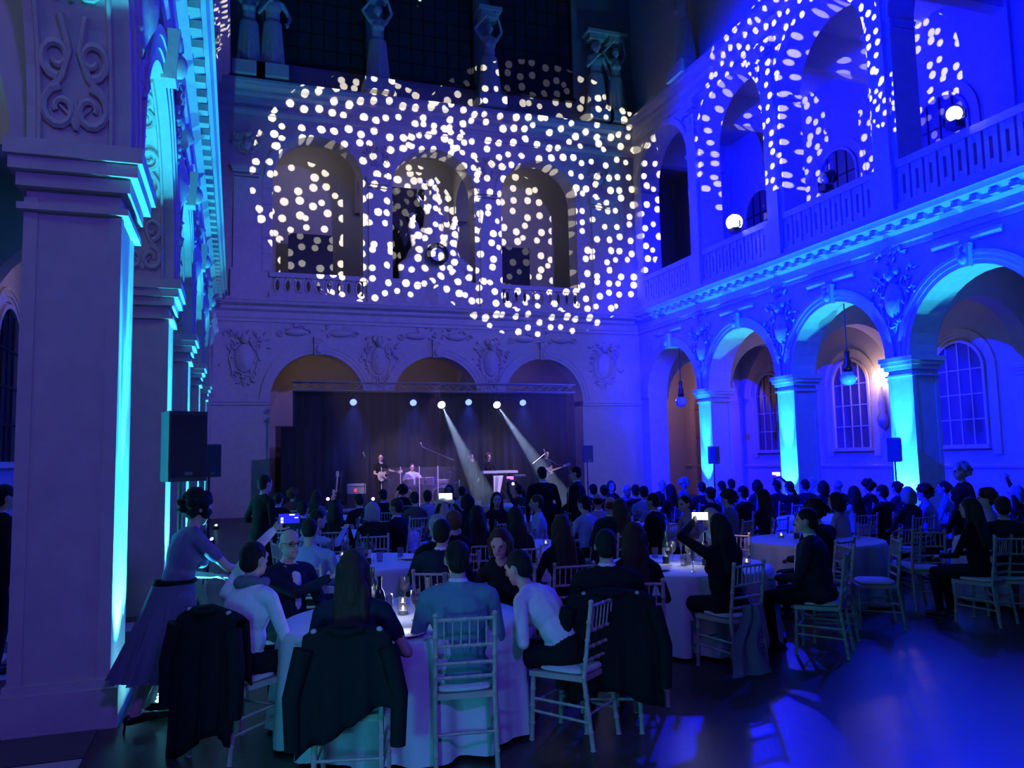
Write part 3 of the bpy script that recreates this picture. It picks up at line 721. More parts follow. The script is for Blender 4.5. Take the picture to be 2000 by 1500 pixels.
def joined(meshes,name):
    v=[];f=[];mi=[];ms=[]
    for me in meshes:
        m=me.materials[0]
        if m not in ms: ms.append(m)
        b=len(v); v+= [tuple(q.co) for q in me.vertices]; f+= [tuple(i+b for i in p.vertices) for p in me.polygons]; mi+=[ms.index(m)]*len(me.polygons)
    o=bpy.data.meshes.new(name); o.from_pydata(v,[],f); [o.materials.append(m) for m in ms]; o.polygons.foreach_set('material_index',mi); return o
CHJ=joined([m for _,m in CHP],'chair_mesh')
def chair(loc,a,label,parts=True,group='limewashed bamboo-style banquet chairs'):
    rz=-math.radians(a)
    if not parts: return obj('banquet_chair',CHJ,None,loc,rz,label=label,cat='chair',group=group)
    r=empty('banquet_chair',loc,rz,label=label,cat='chair',group=group)
    for n,m in CHP: obj(n,m,r)
    return r
# ------------------------------------------------------------------ round tables with cloths
CLOTH=mat('white_tablecloth',(.7,.7,.72),.85,var=.06,scale=12)
TR=.85
tt=MB().lathe([(TR-.02,.70),(TR-.02,.735)],n=40).mesh('tabletop',WOODD); tl=MB().lathe([(.3,0),(.3,.03),(.05,.06),(.045,.66),(.2,.7)],n=16).mesh('pedestal',IRON)
def cloth_mesh(seed):
    rr=random.Random(seed); ph=rr.uniform(0,6); mb=MB()
    prof=[(0,.745,0),(.5,.745,0),(.97,.745,0),(1.0,.738,0),(1.015,.7,.2),(1.02,.55,.7),(1.03,.35,1),(1.045,.16,1.2),(1.05,.03,1.35)]
    def fn(u,v):
        i=round(v*8); r,z,k=prof[i]; a=2*PI*u
        q=.035*k*(math.sin(14*a+ph)+.6*math.sin(23*a+2*ph)); return ((TR*r+q)*math.cos(a),(TR*r+q)*math.sin(a),z)
    mb.grid(fn,140,8,True); return mb.mesh('tablecloth',CLOTH,True,1.2)
CM=[cloth_mesh(i) for i in range(3)]
def table(x,y,where,i):
    t=empty('round_table',(x,y,0),i*.7,label='round pedestal table '+where,cat='table',group='round banquet tables')
    obj('tabletop',tt,t); obj('pedestal',tl,t)
    obj('tablecloth',CM[i%3],None,(x,y,0),i*.9,label='white cloth draped over the round table '+where,cat='tablecloth',group='white round tablecloths')
GLASSM=mat('clear_glass',(.9,.93,.95),.04,var=0,trans=.92,spec=.6); WINE=mat('red_wine',(.06,.004,.008),.1,var=0); CHINA=mat('white_china',(.75,.75,.75),.25,var=0)
BOTT=mat('green_bottle_glass',(.015,.03,.018),.08,var=0); LABELM=mat('bottle_paper',(.65,.62,.55),.8,var=.05); FLAME=mat('candle_flame',(1,.8,.5),.5,var=0,emit=(1,.85,.65),strength=14); WAX=mat('candle_wax',(.8,.78,.7),.6,var=0)
wg_b=MB().lathe([(.035,0),(.035,.003),(.005,.008),(.004,.085),(.012,.095),(.034,.12),(.04,.155),(.034,.21),(.032,.21),(.038,.155),(.032,.122),(.01,.099)],n=14,cap=False).mesh('bowl_and_stem',GLASSM)
wg_w=MB().lathe([(.008,.1),(.03,.123),(.036,.145),(0.001,.1455)],n=12).mesh('wine',WINE)
tb_b=MB().lathe([(.033,0),(.036,.11),(.034,.11),(.031,.006)],n=14).mesh('tumbler',GLASSM)
bo_b=MB().lathe([(.037,0),(.037,.19),(.03,.225),(.014,.25),(.014,.31),(.016,.312),(.016,.325)],n=14).mesh('bottle_body',BOTT); bo_l=MB().lathe([(.0378,.07),(.0378,.16)],n=14,cap=False).mesh('bottle_label',LABELM)
pl_m=MB().lathe([(.08,0),(.085,.006),(.135,.018),(.132,.021),(.082,.01),(.0,.009)],n=24).mesh('plate',CHINA)
ca_g=MB().lathe([(.035,0),(.04,.07),(.038,.07),(.033,.005)],n=12,cap=False).mesh('candle_glass',GLASSM); ca_w=MB().lathe([(.03,.004),(.03,.03)],n=10).mesh('candle_wax',WAX); ca_f=MB().ell((0,0,.045),(.008,.008,.017),None,8,6).mesh('flame',FLAME)
cp_b=MB().lathe([(.03,0),(.03,.004),(.006,.01),(.004,.08),(.012,.1),(.024,.16),(.022,.23),(.02,.23),(.02,.16),(.008,.104)],n=12,cap=False).mesh('flute_glass',GLASSM)
TZ=.747
def item(kind,x,y,label,group):
    if kind=='wine': r=empty('wine_glass',(x,y,TZ),0,label=label,cat='glass',group=group); obj('bowl_and_stem',wg_b,r); obj('wine',wg_w,r)
    elif kind=='flute': obj('champagne_flute',cp_b,None,(x,y,TZ),0,label=label,cat='glass',group=group)
    elif kind=='tumbler': obj('water_tumbler',tb_b,None,(x,y,TZ),0,label=label,cat='glass',group=group)
    elif kind=='bottle': r=empty('wine_bottle',(x,y,TZ),0,label=label,cat='bottle',group=group); obj('bottle_body',bo_b,r); obj('bottle_label',bo_l,r)
    elif kind=='plate': obj('dinner_plate',pl_m,None,(x,y,TZ),0,label=label,cat='plate',group=group)
    elif kind=='candle':
        r=empty('candle_jar',(x,y,TZ),0,label=label,cat='candle',group=group); obj('candle_glass',ca_g,r); obj('candle_wax',ca_w,r); obj('flame',ca_f,r)
# phones
def phone(loc,face,up_,label,scr):
    """thin phone whose screen looks along face"""
    f=Vector(face).normalized(); u=(Vector(up_)-f*Vector(up_).dot(f)).normalized(); x=u.cross(f)
    M=Matrix((x,f,u)).transposed().to_4x4(); M.translation=Vector(loc)
    r=empty('smartphone',label=label,cat='phone'); r.matrix_world=M
    MB().box(-.078,.078,-.008,0,-.038,.038).build('phone_body',BLACK,r,smooth=False)
    m=mat('phone_screen_'+scr[0],(.02,.02,.02),.2,var=0,emit=scr[1],strength=scr[2]); S=MB().box(-.072,.072,0,.001,-.034,.034).build('screen',m,r,smooth=False)
    if scr[0]=='blue':
        for x,z,w_,h_ in ((-.05,.0,.008,.008),(-.05,-.022,.008,.008),(.02,.026,.018,.004),(.05,.004,.012,.003)): MB().box(x-w_,x+w_,.001,.002,z-h_,z+h_).build('screen_highlight',mat('screen_white',(.5,.5,.5),.3,var=0,emit=(1,1,1),strength=3),S,smooth=False)
    return r
def grip(P,a,fg,s,side=0):
    H,d=fg['WR'][s]; q=H+d*.1; c,sn=math.cos(-math.radians(a)),math.sin(-math.radians(a)); return Vector((P.x+c*q.x-sn*q.y,P.y+sn*q.x+c*q.y,P.z+q.z))
# draped coats
def coat(loc,a,label,w=.25,drop=.78,color='black',seed=1,h=.94,slant=0):
    rr=random.Random(seed); rz=-math.radians(a)
    r=empty('draped_coat',loc,rz,label=label,cat='coat',group='coats over chair backs')
    def fn(u,v,side):
        x=(u-.5)*2*w; z0=h-.03*abs(x)/w*1.5-.1*max(0,abs(x)/w-.75); z=z0-drop*v*(1+slant*(.5-u))
        y=-.265+.055*(z-.44)/.5*-1
        fold=.022*math.sin(u*19+seed)*v+.012*math.sin(u*41+2*seed)*v
        wid=1+.16*v*(1-.5*v)
        yy=(-.30-.05*v-fold) if side<0 else (-.2+.02*v+fold*.3)
        return (x*wid,yy,z+.03*v*math.sin(u*7+seed))
    mb=MB(); mb.grid(lambda u,v:fn(u,v,-1),24,12); mb.grid(lambda u,v:fn(u,v*.55,1),24,8)
    mb.grid(lambda u,v:tuple(Vector(fn(u,0,-1)).lerp(Vector(fn(u,0,1)),v)+Vector((0,0,.03*math.sin(PI*v)))),24,4)
    b=mb.mesh('coat_cloth',CL[color],True,1.3); o=obj('coat_cloth',b,r); m=o.modifiers.new('t','SOLIDIFY'); m.thickness=.012
    for q in (-1,1): MB().tube([(q*w*.95,-.31,h-.1),(q*(w+.05),-.33,h-.35),(q*(w+.04),-.34,h-.62)],lambda t:.055-.012*t,10).build('sleeve',CL[color],r)
    c=MB().tube([(-.09,-.3,h+.0),(-.05,-.335,h-.01),(0,-.345,h-.012),(.05,-.335,h-.01),(.09,-.3,h)],.018,8); c.build('coat_collar',CL[color],r)
    return r
# ------------------------------------------------------------------ tables
TABLES=[(1.15,5.78,'in front, laid with glasses beside the teal suit'),(4.35,7.28,'where the blond guest leans forward'),(1.35,9.15,'behind the man in glasses'),
 (3.35,9.9,'behind the long-haired guests at centre'),(7.0,8.55,'beside the two empty chairs on the right'),(9.3,7.35,'at the right edge of the picture'),
 (6.1,11.4,'behind the blond guest'),(9.6,11.3,'below the nearest right pier'),(1.9,12.7,'left, towards the stage'),(4.8,14.4,'in the middle of the hall'),
 (8.3,14.9,'towards the far right piers'),(12.3,13.4,'close to the right arcade'),(11.6,17.2,'near the far right pier'),(2.4,16.6,'left, just before the band'),(6.6,18.6,'just before the keyboard stand'),(12.6,9.3,'beyond the right edge by the arcade')]
for i,(x,y,wh) in enumerate(TABLES): table(x,y,wh,i)
GUESTS='seated guests'
NF=[0]
OCC=[]
def guest(short,px,py,a,kw,top='black',bottom='black',hair='black',skin=0,hands=None,ch=True,parts=True,loc=None,key=None,fix=True):
    """a seated guest placed by head pixel; hands: {'hl'/'hr': (px,py,dy)} world targets given near the figure"""
    NF[0]+=1; kw=dict(kw); kw.setdefault('vox',.0125)
    fg=figure(**kw); P=loc or by_head(px,py,a,fg)
    P=Vector(P)
    for q,(hx,hy,dy) in (hands or {}).items():
        hc=fg['hc']; yy=P.y+dy; kw[q]=to_local(P,a,aty(hx,hy,yy))
    root,fg=person(short,key or ('near',NF[0]),P,a,top,bottom,hair,skin,GUESTS,kw)
    OCC.append(P)
    if ch: chair(P+Vector((-.02*math.sin(math.radians(a)),-.02*math.cos(math.radians(a)),0)),a,'pale wooden chair under the '+short,parts)
    return root,fg,P
# --- front table
r,fg,P=guest('man in white shirt and scarf filming with his raised arm',497,1092,48,dict(lean=9,side=0,hair='short',hold=-1,vox=.0105,fat=1.12),'white','black',hands={'hl':(556,1004,.42)})
sc_m=MB().tube([fg['nb']+fg['Rs']@Vector((.085*math.cos(k*PI/8),.015+.085*math.sin(k*PI/8),.03+.012*math.sin(k))) for k in range(16)],.036,10,closed=True)
sc_m.tube([fg['nb']+Vector((-.06,.09,.02)),fg['nb']+Vector((-.07,.13,-.12)),fg['nb']+Vector((-.06,.13,-.3))],.035,8); sc_m.build('scarf',CL['grey'],r)
coat(P,48,'long black coat over the chair of the filming man in white',seed=3,w=.27,drop=.8,slant=.25)
hp=grip(P,48,fg,-1)+Vector((.05,-.03,.02)); phone(hp,(Vector((0,0,CH))-hp),(0,0,1),'phone held up in landscape by the man in white shirt',('blue',(.02,.02,1),.9))
r,fg,P=guest('man in glasses and dark jacket turned towards the camera',566,1062,150,dict(lean=4,jacket=True,hair='bald',hyaw=-6,fat=1.08,vox=.0105),'navy','black','black',hands={'hr':(640,1130,-.25)})
gl=MB()
for s in (-1,1):
    gl.tube([fg['Hd'](s*.034+.026*math.cos(k*PI/6),.1,.008+.019*math.sin(k*PI/6)) for k in range(12)],.0028,6,closed=True); gl.tube([fg['Hd'](s*.06,.098,.012),fg['Hd'](s*.083,.02,.012)],.0028,5)
gl.tube([fg['Hd'](-.008,.103,.01),fg['Hd'](.008,.103,.01)],.0028,5); gl.build('glasses',IRON,r)
r,fg,P=guest('woman with long straight hair in a dark short-sleeved top',690,1112,14,dict(lean=5,fem=True,short=True,hair='long',vox=.0105,fat=1.14),'navy','black','brown',hands={'hr':(752,1262,.12)})
coat(P,14,'black coat over the chair of the long-haired woman in front',seed=8,w=.24,drop=.5,slant=.5)
r,fg,P=guest('man in the teal suit seen from behind',893,1092,8,dict(lean=8,jacket=True,hair='short',fat=1.12,vox=.0105),'teal','teal','black')
r,fg,P=guest('man in white shirt bent low over the front table',1012,1108,-38,dict(lean=40,hair='short',hpitch=-5,vox=.0105,fat=1.05),'white','black','black')
guest('dark-haired woman facing the camera with lowered eyes',1048,1074,212,dict(lean=20,fem=True,hair='bob',hpitch=12,vox=.0105),'black','black','brown',loc=(2.12,6.35,0))
guest('man in dark suit with white collar behind the teal suit',938,1024,28,dict(lean=3,jacket=True,hair='short',fat=1.05),'navy','black','black',loc=(1.72,6.95,0))
r,fg,P=guest('broad man in black suit right of the front table',1183,1046,22,dict(lean=4,jacket=True,hair='short',fat=1.1,vox=.0115),'black','black','black',loc=(2.52,5.28,0))
coat(P,22,'long black coat hanging from the chair of the broad man',seed=5,w=.3,drop=.66)
guest('long-haired woman right beside the broad man',1226,1054,24,dict(lean=5,fem=True,hair='long'),'black','black','brown',loc=(2.98,5.72,0))
guest('woman with long hair and a jewelled hairband',1096,1030,4,dict(lean=5,fem=True,hair='long'),'black','black','brown')
# --- table of the leaning blond guest
r,fg,P=guest('woman with long dark hair raising a bright phone',1392,1008,-12,dict(lean=6,fem=True,hair='long',jacket=True,fat=1.12,hold=-1),'black','black','black',loc=(4.12,6.2,0),hands={'hl':(1352,1022,.3)})
hp=grip(P,-12,fg,-1)+Vector((.02,-.03,.02)); phone(hp,(Vector((0,0,CH))-hp),(0,0,1),'white glowing phone screen held by the long-haired woman',('white',(.85,.95,1),4.0))
sc2=MB().grid(lambda u,v:(4.16+(.07+.13*v)*(u-.5)*2-.08*v+.02*math.sin(9*v),5.93-.1*v**3+.02*math.sin(u*12+3*v),.56*(1-v)**1.25+.012),10,16); o=sc2.build('hanging_scarf',CL['pattern'],None,label='pale patterned scarf trailing from a chair to the floor',cat='scarf'); o.modifiers.new('t','SOLIDIFY').thickness=.012
guest('broad man in navy jacket turned left on his chair',1502,1014,-42,dict(lean=6,jacket=True,hair='short',fat=1.25),'navy','black','black',loc=(5.18,6.3,0))
chair(Vector((5.62,6.75,0)),-75,'empty pale chair just right of the navy jacket')
guest('blond woman in a pale shawl leaning over her table',1296,1012,-120,dict(lean=32,fem=True,hair='bob',hpitch=4,collar=True),'cream','black','blond',loc=(5.35,8.05,0))
guest('woman in lavender sleeves leaning left',1337,984,-100,dict(lean=22,fem=True,hair='short'),'lavender','black','black')
guest('large dark-haired man in black before the lavender top',1556,985,-18,dict(lean=6,jacket=True,hair='curly',fat=1.25),'black','black','black',loc=(6.05,7.25,0))
# --- behind the front table
guest('shaven-headed man in light blue shirt',605,1036,18,dict(lean=5,hair='buzz',fat=1.12),'lightblue','black','black')
guest('man in pale blue shirt reaching across his table',612,980,78,dict(lean=24,hair='short'),'lightblue','black','black',loc=(.72,10.1,0),hands={'hr':(672,1036,-.1)})
# --- right-hand tables
guest('woman in lavender top by the empty chairs',1632,978,-24,dict(lean=9,fem=True,hair='bob'),'lavender','black','black')
guest('man in lavender shirt with wild dark hair',1804,963,-30,dict(lean=8,hair='curly',fat=1.08),'lavender','black','black')
guest('woman in teal top with ponytail',1843,953,-35,dict(lean=5,fem=True,hair='pony'),'tealtop','black','black')
guest('long-haired woman in black left of the right edge',1893,992,-15,dict(lean=5,fem=True,hair='long'),'black','black','brown')
guest('man in dark jacket at the right edge table',1958,990,38,dict(lean=8,jacket=True,hair='short'),'charcoal','grey','brown')
guest('curly-haired guest facing left at the right',1925,974,-50,dict(lean=4,hair='curly'),'violet','black','brown')
guest('guest raising a hand at the right edge',1983,963,-25,dict(lean=3,fem=True,hair='bob'),'black','black','grey',hands={'hl':(1966,930,.2)})
for (px,py,a,lb) in ((1608,1118,-8,'empty pale chair in front of the lavender top'),(1706,1110,-60,'empty pale chair right of the lavender top'),(1748,1080,-4,'empty pale chair with its back to us below the right pier'),(1800,1086,25,'empty pale chair before the man in lavender shirt'),(985,1060,3,'pale chair back seen between the front guests')):
    p=atz(px,py,.60); p.z=0
    if all((p-o).length>.36 for o in OCC): OCC.append(p.copy()); chair(p,a,lb)
# --- the rest of the audience, smaller in the picture
KW=dict(msuit=dict(jacket=True,hair='short',lean=5),mshirt=dict(collar=True,hair='short',lean=5),wlong=dict(fem=True,hair='long',lean=4),wbob=dict(fem=True,hair='bob',lean=4),wbun=dict(fem=True,hair='bun',lean=5),wcurly=dict(fem=True,hair='curly',lean=4),mbald=dict(hair='bald',lean=5,jacket=True),wshort=dict(fem=True,hair='short',short=True,lean=6),mlean=dict(jacket=True,hair='short',lean=20),
 phone=dict(fem=True,hair='short',lean=4,hl=Vector((-.08,.36,1.36)),hr=Vector((.1,.36,1.36)),hold=1))
FAR=[(572,966,20,'wcurly','maroon','auburn','red-haired guest left of the amplifier rack'),(619,968,40,'wlong','pattern','brown','guest in patterned top left of the stage'),(655,986,10,'wlong','black','black','dark long-haired guest below the guitar stands'),
(700,984,-15,'mlean','black','black','dark guest below the guitarist'),(727,997,5,'wbob','black','grey','grey-bobbed woman before the drum kit'),(748,963,0,'msuit','black','black','dark guest right below the guitarist'),
(773,990,-50,'msuit','black','brown','man in black jacket turning his head left'),(786,962,0,'wcurly','black','black','curly guest hiding the left bass drum'),(809,980,-5,'wshort','olive','brown','brown-haired guest in olive top'),
(835,973,8,'mshirt','violet','black','man in violet-blue shirt below the drums'),(862,983,0,'wlong','grey','blond','fair long-haired guest below the bass drum'),(877,957,200,'wbob','black','brown','woman facing us below the boom microphone'),
(902,961,15,'mshirt','violet','black','man in violet shirt left of the light beam'),(911,988,-20,'wbob','black','black','dark bobbed woman right of the small phone'),(886,1008,0,'phone','black','auburn','guest filming with a small bright phone'),
(853,1008,-10,'msuit','black','grey','grey-haired man in black at centre'),(932,1001,15,'wlong','black','black','dark-haired woman between the front heads'),(971,992,190,'wlong','black','black','smiling woman facing the camera'),
(1006,994,0,'wlong','black','black','woman with long black hair on the pale chair'),(1013,961,-10,'phone','charcoal','brown','man filming with a red-lit phone'),(1047,986,-70,'mshirt','lightblue','brown','man in light blue shirt in profile'),
(1140,985,-25,'mshirt','lightblue','black','dark-haired man in light blue shirt at centre right'),(1158,957,0,'msuit','black','black','guest below the small right loudspeaker'),(1167,972,10,'mbald','violet','black','balding man in violet-blue top'),
(1180,958,20,'wbun','black','black','guest with hair up by the stage corner'),(1194,951,185,'wbob','black','brown','woman facing us before the bare wall'),(1192,982,5,'mbald','charcoal','auburn','round-headed guest left of the tall dark back'),
(1225,957,170,'mbald','grey','white','white-haired guest facing us by the wall'),(1241,958,5,'msuit','black','black','tall dark back before the bare wall'),(1257,962,10,'mshirt','violet','black','man in blue-violet shirt near the corner'),
(1294,949,160,'mbald','black','grey','balding man facing us near the corner'),(1308,958,-15,'wlong','black','black','guest with long hair below the corner arch'),(1338,946,150,'wcurly','grey','grey','grey curly-haired guest under the corner arch'),
(1370,950,10,'msuit','black','black','dark guest left of the cyan pier'),(1386,966,-5,'wbun','charcoal','black','guest with hair up before the cyan pier'),(1409,951,0,'wshort','lightblue','black','guest in pale blue below the far right loudspeaker'),
(1428,946,15,'msuit','black','black','dark guest right of the far right loudspeaker'),(1421,979,-30,'wcurly','pattern','brown','curly woman in patterned blouse'),(1450,963,-20,'msuit','black','black','dark broad guest behind the candle glow'),
(1478,948,5,'wbob','charcoal','black','bobbed guest between the two right piers'),(1516,949,0,'msuit','black','brown','man in black before the middle pier'),(1489,978,-15,'wlong','navy','brown','long-haired guest in navy below the middle pier'),
(1541,953,0,'phone','black','black','guest filming before the middle cyan pier'),(1572,951,8,'msuit','charcoal','black','dark guest right of the middle pier'),(1587,944,165,'mbald','lightblue','white','white-haired man in pale shirt facing us'),
(1607,955,10,'wbob','black','black','dark bobbed guest by the white-haired man'),(1636,949,-5,'mbald','charcoal','grey','grey balding man beneath the gallery lamp'),(1667,964,10,'wlong','violet','brown','woman with a pale scarf left of the right pier'),
(1695,950,0,'wcurly','black','black','curly guest just left of the right pier'),(1722,964,-10,'msuit','black','black','dark guest under the right loudspeaker'),(1751,955,0,'wbun','navy','black','guest with hair up before the right pier'),
(1772,966,5,'wbob','charcoal','grey','grey-haired guest before the right pier'),(545,975,30,'msuit','black','black','dark guest behind the raised phone'),(592,990,35,'mlean','navy','black','leaning dark guest behind the phone'),
(1075,968,0,'wshort','navy','brown','guest sitting below the standing men'),(1118,975,15,'wlong','charcoal','black','long-haired guest right of the standing men'),(1275,978,-35,'msuit','black','black','dark guest behind the pale shawl'),
(1868,972,-20,'wlong','black','black','dark long-haired guest below the standing black figure'),(1210,975,0,'wlong','black','brown','long-haired guest above the broad man')]
for (px,py,a,key,top,hair,short) in FAR:
    kw=dict(KW[key]); kw['vox']=.02
    fg=proto('far_'+key,**kw); P=by_head(px,py,a,fg)
    # keep clear of the tables: slide along the line of sight
    base=Vector(P); best=None
    for s in [q*.05*sg for q in range(0,60) for sg in (1,-1)]:
        t=1+s/base.length; Q=base*t
        if all((Q.xy-Vector((x,y))).length>1.28 for x,y,_ in TABLES) and all((Q.xy-o.xy).length>.58 for o in OCC) and Q.y<22.5: best=Q; break
    P=best or base; P.z=0; OCC.append(P)
    person(short,'far_'+key,P,a,top,'black',hair,R_.choice((0,0,1)),GUESTS,kw)
    if key=='phone':
        hp=(grip(P,a,fg,1)+grip(P,a,fg,-1))/2+Vector((0,0,.03))
        phone(hp,Vector((0,0,CH))-hp,(0,0,1),*{'small':('small bright phone screen below the drum kit',('cyan',(.5,.85,1),5)),'red-l':('red and violet lit phone held below the keyboard',('red',(.8,.2,.9),1.5)),'middl':('tiny lit phone before the middle cyan pier',('pink',(1,.8,.9),3))}['small' if 'small' in short else 'red-l' if 'red-l' in short else 'middl'])
    chair(P,a,'pale wooden chair under the '+short,parts=P.length<9.5)
# --- standing people
def stand(short,loc,a,kw,top='black',bottom='black',hair='black',skin=0,z=0):
    NF[0]+=1; kw=dict(kw); kw.setdefault('vox',.015)
    return person(short,('st',NF[0]),(loc[0],loc[1],z),a,top,bottom,hair,skin,None,dict(kw,sit=False))
def spot(px,py,hz,fgkw=None): p=atz(px,py,hz); return p.x,p.y
stand('dark standing man seen from behind before the right light beam',spot(1059,920,1.64),0,dict(lean=2,jacket=True,hair='short',fat=1.12))
stand('standing man in black jacket looking left by the stage corner',spot(1129,921,1.62),-60,dict(lean=4,jacket=True,hair='short',fat=1.1))
stand('standing figure in black with fluffy fair hair on the right',(9.6,8.55),-70,dict(lean=3,hair='curly',fem=True),hair='grey')
stand('standing person at the left edge under the arcade',tuple(aty(3,945,8.6).xy),60,dict(lean=3,jacket=True,hair='short'))
r,fg=stand('waiter in black walking past the left piers with a white cloth',(.32,11.2),55,dict(lean=6,hair='short',step=.6,hl=Vector((-.2,.22,1.08))))
o=MB().grid(lambda u,v:(-.32+.2*u,.13+.1*math.sin(u*3)+.015*math.sin(v*9),1.06-.36*v),8,8).build('arm_cloth',CL['white'],r); o.modifiers.new('t','SOLIDIFY').thickness=.012
WK=dict(sit=False,fem=True,lean=15,hpitch=10,hair='curly',step=.75,vox=.0115,skirt=True,short=True,hr=Vector((.12,.52,1.05)),hl=Vector((-.12,.36,1.0)))
r,fg=person('woman in a long sheer dress and heels hurrying past the pier','walker',(-.40,6.42,0),58,'mauve','mauve','black',0,None,WK)
sk=MB(); 
def skirt(u,v):
    a=2*PI*u; z=1.0-.62*v; R=.135+.15*v**1.1; f=1+.1*v*math.sin(11*a)+.05*v*math.sin(23*a)
    return (R*.95*f*math.cos(a),-.02-.1*v+R*1.1*f*math.sin(a),z)
sk.grid(skirt,90,14,True); SKM=mat('sheer_dress',(.1,.09,.16),.7,var=.3,scale=6,stretch=(1,1,.2)); sk.build('skirt',SKM,r)
MB().tube([(.14*math.cos(k*PI/10),.01+.12*math.sin(k*PI/10),1.02) for k in range(20)],.014,6,closed=True).ell((-.02,-.13,1.0),(.06,.03,.045)).tube([(-.02,-.14,1.0),(-.03,-.2,.8),(-.05,-.26,.62)],.02,6).build('sash',CL['black'],r)
he=MB()
for s in (-1,1):
    st_=.75*s; y=-.02+st_*.3; he.tube([(s*.09,y-.06,.05+(.04 if st_<0 else 0)),(s*.09,y-.07,0)],.009,6)
he.build('shoe_heel',SHOE,r)
# ------------------------------------------------------------------ things on the tables
rr=random.Random(21)
def lay(ti,n,txt,near_edge=False):
    x0,y0,_=TABLES[ti]
    k={'wine':0,'flute':0,'tumbler':0,'plate':0,'bottle':0,'candle':0}; put=[]
    seq=(['candle','bottle','wine','tumbler','flute','wine','plate','wine','candle','tumbler','plate','flute']*3)[:n]
    nice=dict(wine='stemmed glass of red wine',flute='slim champagne flute',tumbler='clear water tumbler',plate='white dinner plate',bottle='dark wine bottle with pale label',candle='lit candle in a glass jar')
    for q in seq:
        for _ in range(60):
            a=rr.uniform(0,2*PI); R=rr.uniform(.05,.62) if q!='plate' else rr.uniform(.5,.64)
            p=(x0+R*math.cos(a),y0+R*math.sin(a))
            if all(math.hypot(p[0]-b[0],p[1]-b[1])>(.085 if 'plate' not in (q,b[2]) else .19) for b in put): break
        put.append((*p,q)); item(q,p[0],p[1],nice[q]+' on the round table '+txt,'table settings '+txt)
lay(0,26,'in front'); lay(1,24,'of the leaning blond guest'); lay(2,16,'behind the man in glasses'); lay(3,12,'at the centre'); lay(4,10,'by the empty chairs'); lay(5,6,'at the right edge'); lay(6,6,'behind the blond guest'); lay(8,6,'left of the hall')
light('POINT','table_candles',(1.1,5.7,.98),None,2.2,(.8,.85,1),.08); light('POINT','table_candles',(4.3,7.2,1.0),None,2.2,(.8,.85,1),.08)
light('POINT','table_lighter',tuple(atz(1452,1022,1.05)),None,1.2,(1,.6,.3),.03)
# ------------------------------------------------------------------ stage
SZ=.4
st=empty('stage_platform',(7.0,26.2,0),label='low black stage platform in front of the drapes',cat='stage')
for i in range(6):
    MB().box(-6+2*i+.005,-4+2*i-.005,-1.9,1.7,.34,SZ).build('stage_deck',mat('stage_deck',(.03,.03,.032),.5,var=.2),st,smooth=False)
MB().box(-6,6,-1.88,-1.86,0,.34).build('stage_skirt',DRAPE,st,smooth=False)
DRG='black drapes behind the band'
def drape(x0,x1,y,z0,z1,label,ph):
    mb=MB()
    mb.grid(lambda u,v:(x0+(x1-x0)*u,y+.05*math.sin((x1-x0)*u*9+ph)+.02*math.sin((x1-x0)*u*23),z0+(z1-z0)*v),int((x1-x0)*30),2)
    o=mb.build('stage_drape',DRAPE,None,label=label,cat='curtain',group=DRG); o.modifiers.new('t','SOLIDIFY').thickness=.01; return o
drape(1.85,4.35,27.72,.0,4.3,'left panel of the black stage drapes',0); drape(4.35,6.85,27.74,0,4.3,'middle-left panel of the black stage drapes',1); drape(6.85,9.35,27.72,0,4.3,'middle-right panel of the black stage drapes',2); drape(9.35,11.75,27.74,0,4.3,'right panel of the black stage drapes',3)
drape(1.4,2.4,27.4,0,3.05,'short black side drape at the left of the stage',4)
# truss
tr=empty('lighting_truss',(6.87,27.45,0),label='long aluminium lattice truss above the stage',cat='truss'); L=5.1
for y in (-.14,.14):
    for z in (4.27,4.56): MB().bar((-L,y,z),(L,y,z),.03,8).build('chord',STEEL,tr)
nb=26
dm=MB().bar((0,0,0),(2*L/nb,0,.29),.016,6).mesh('diagonal',STEEL); dm2=MB().bar((0,0,.29),(2*L/nb,0,0),.016,6).mesh('diagonal',STEEL)
for y in (-.14,.14):
    for i in range(nb): obj('diagonal',dm if (i%2)==(y>0) else dm2,tr,(-L+i*2*L/nb,y,4.27))
for i in range(0,nb+1,2):
    MB().bar((-L+i*2*L/nb,-.14,4.56),(-L+i*2*L/nb,.14,4.56),.011,6).build('cross_tube',STEEL,tr)
for i,(x,s_) in enumerate(((-L+.05,'left'),(L-.05,'right'))):
    e=empty('truss_lift',(6.87+x,27.55,0),label='wind-up lift carrying the %s end of the truss'%s_,cat='stand')
    MB().bar((0,0,.1),(0,0,2.4),.045,10).build('outer_mast',IRON,e); MB().bar((0,0,2.4),(0,0,4.27),.032,10).build('inner_mast',IRON,e)
    for k in range(4): a=k*PI/2+.5; MB().bar((0,0,.35),(.6*math.cos(a),.6*math.sin(a),.03),.02,6).build('leg',IRON,e)
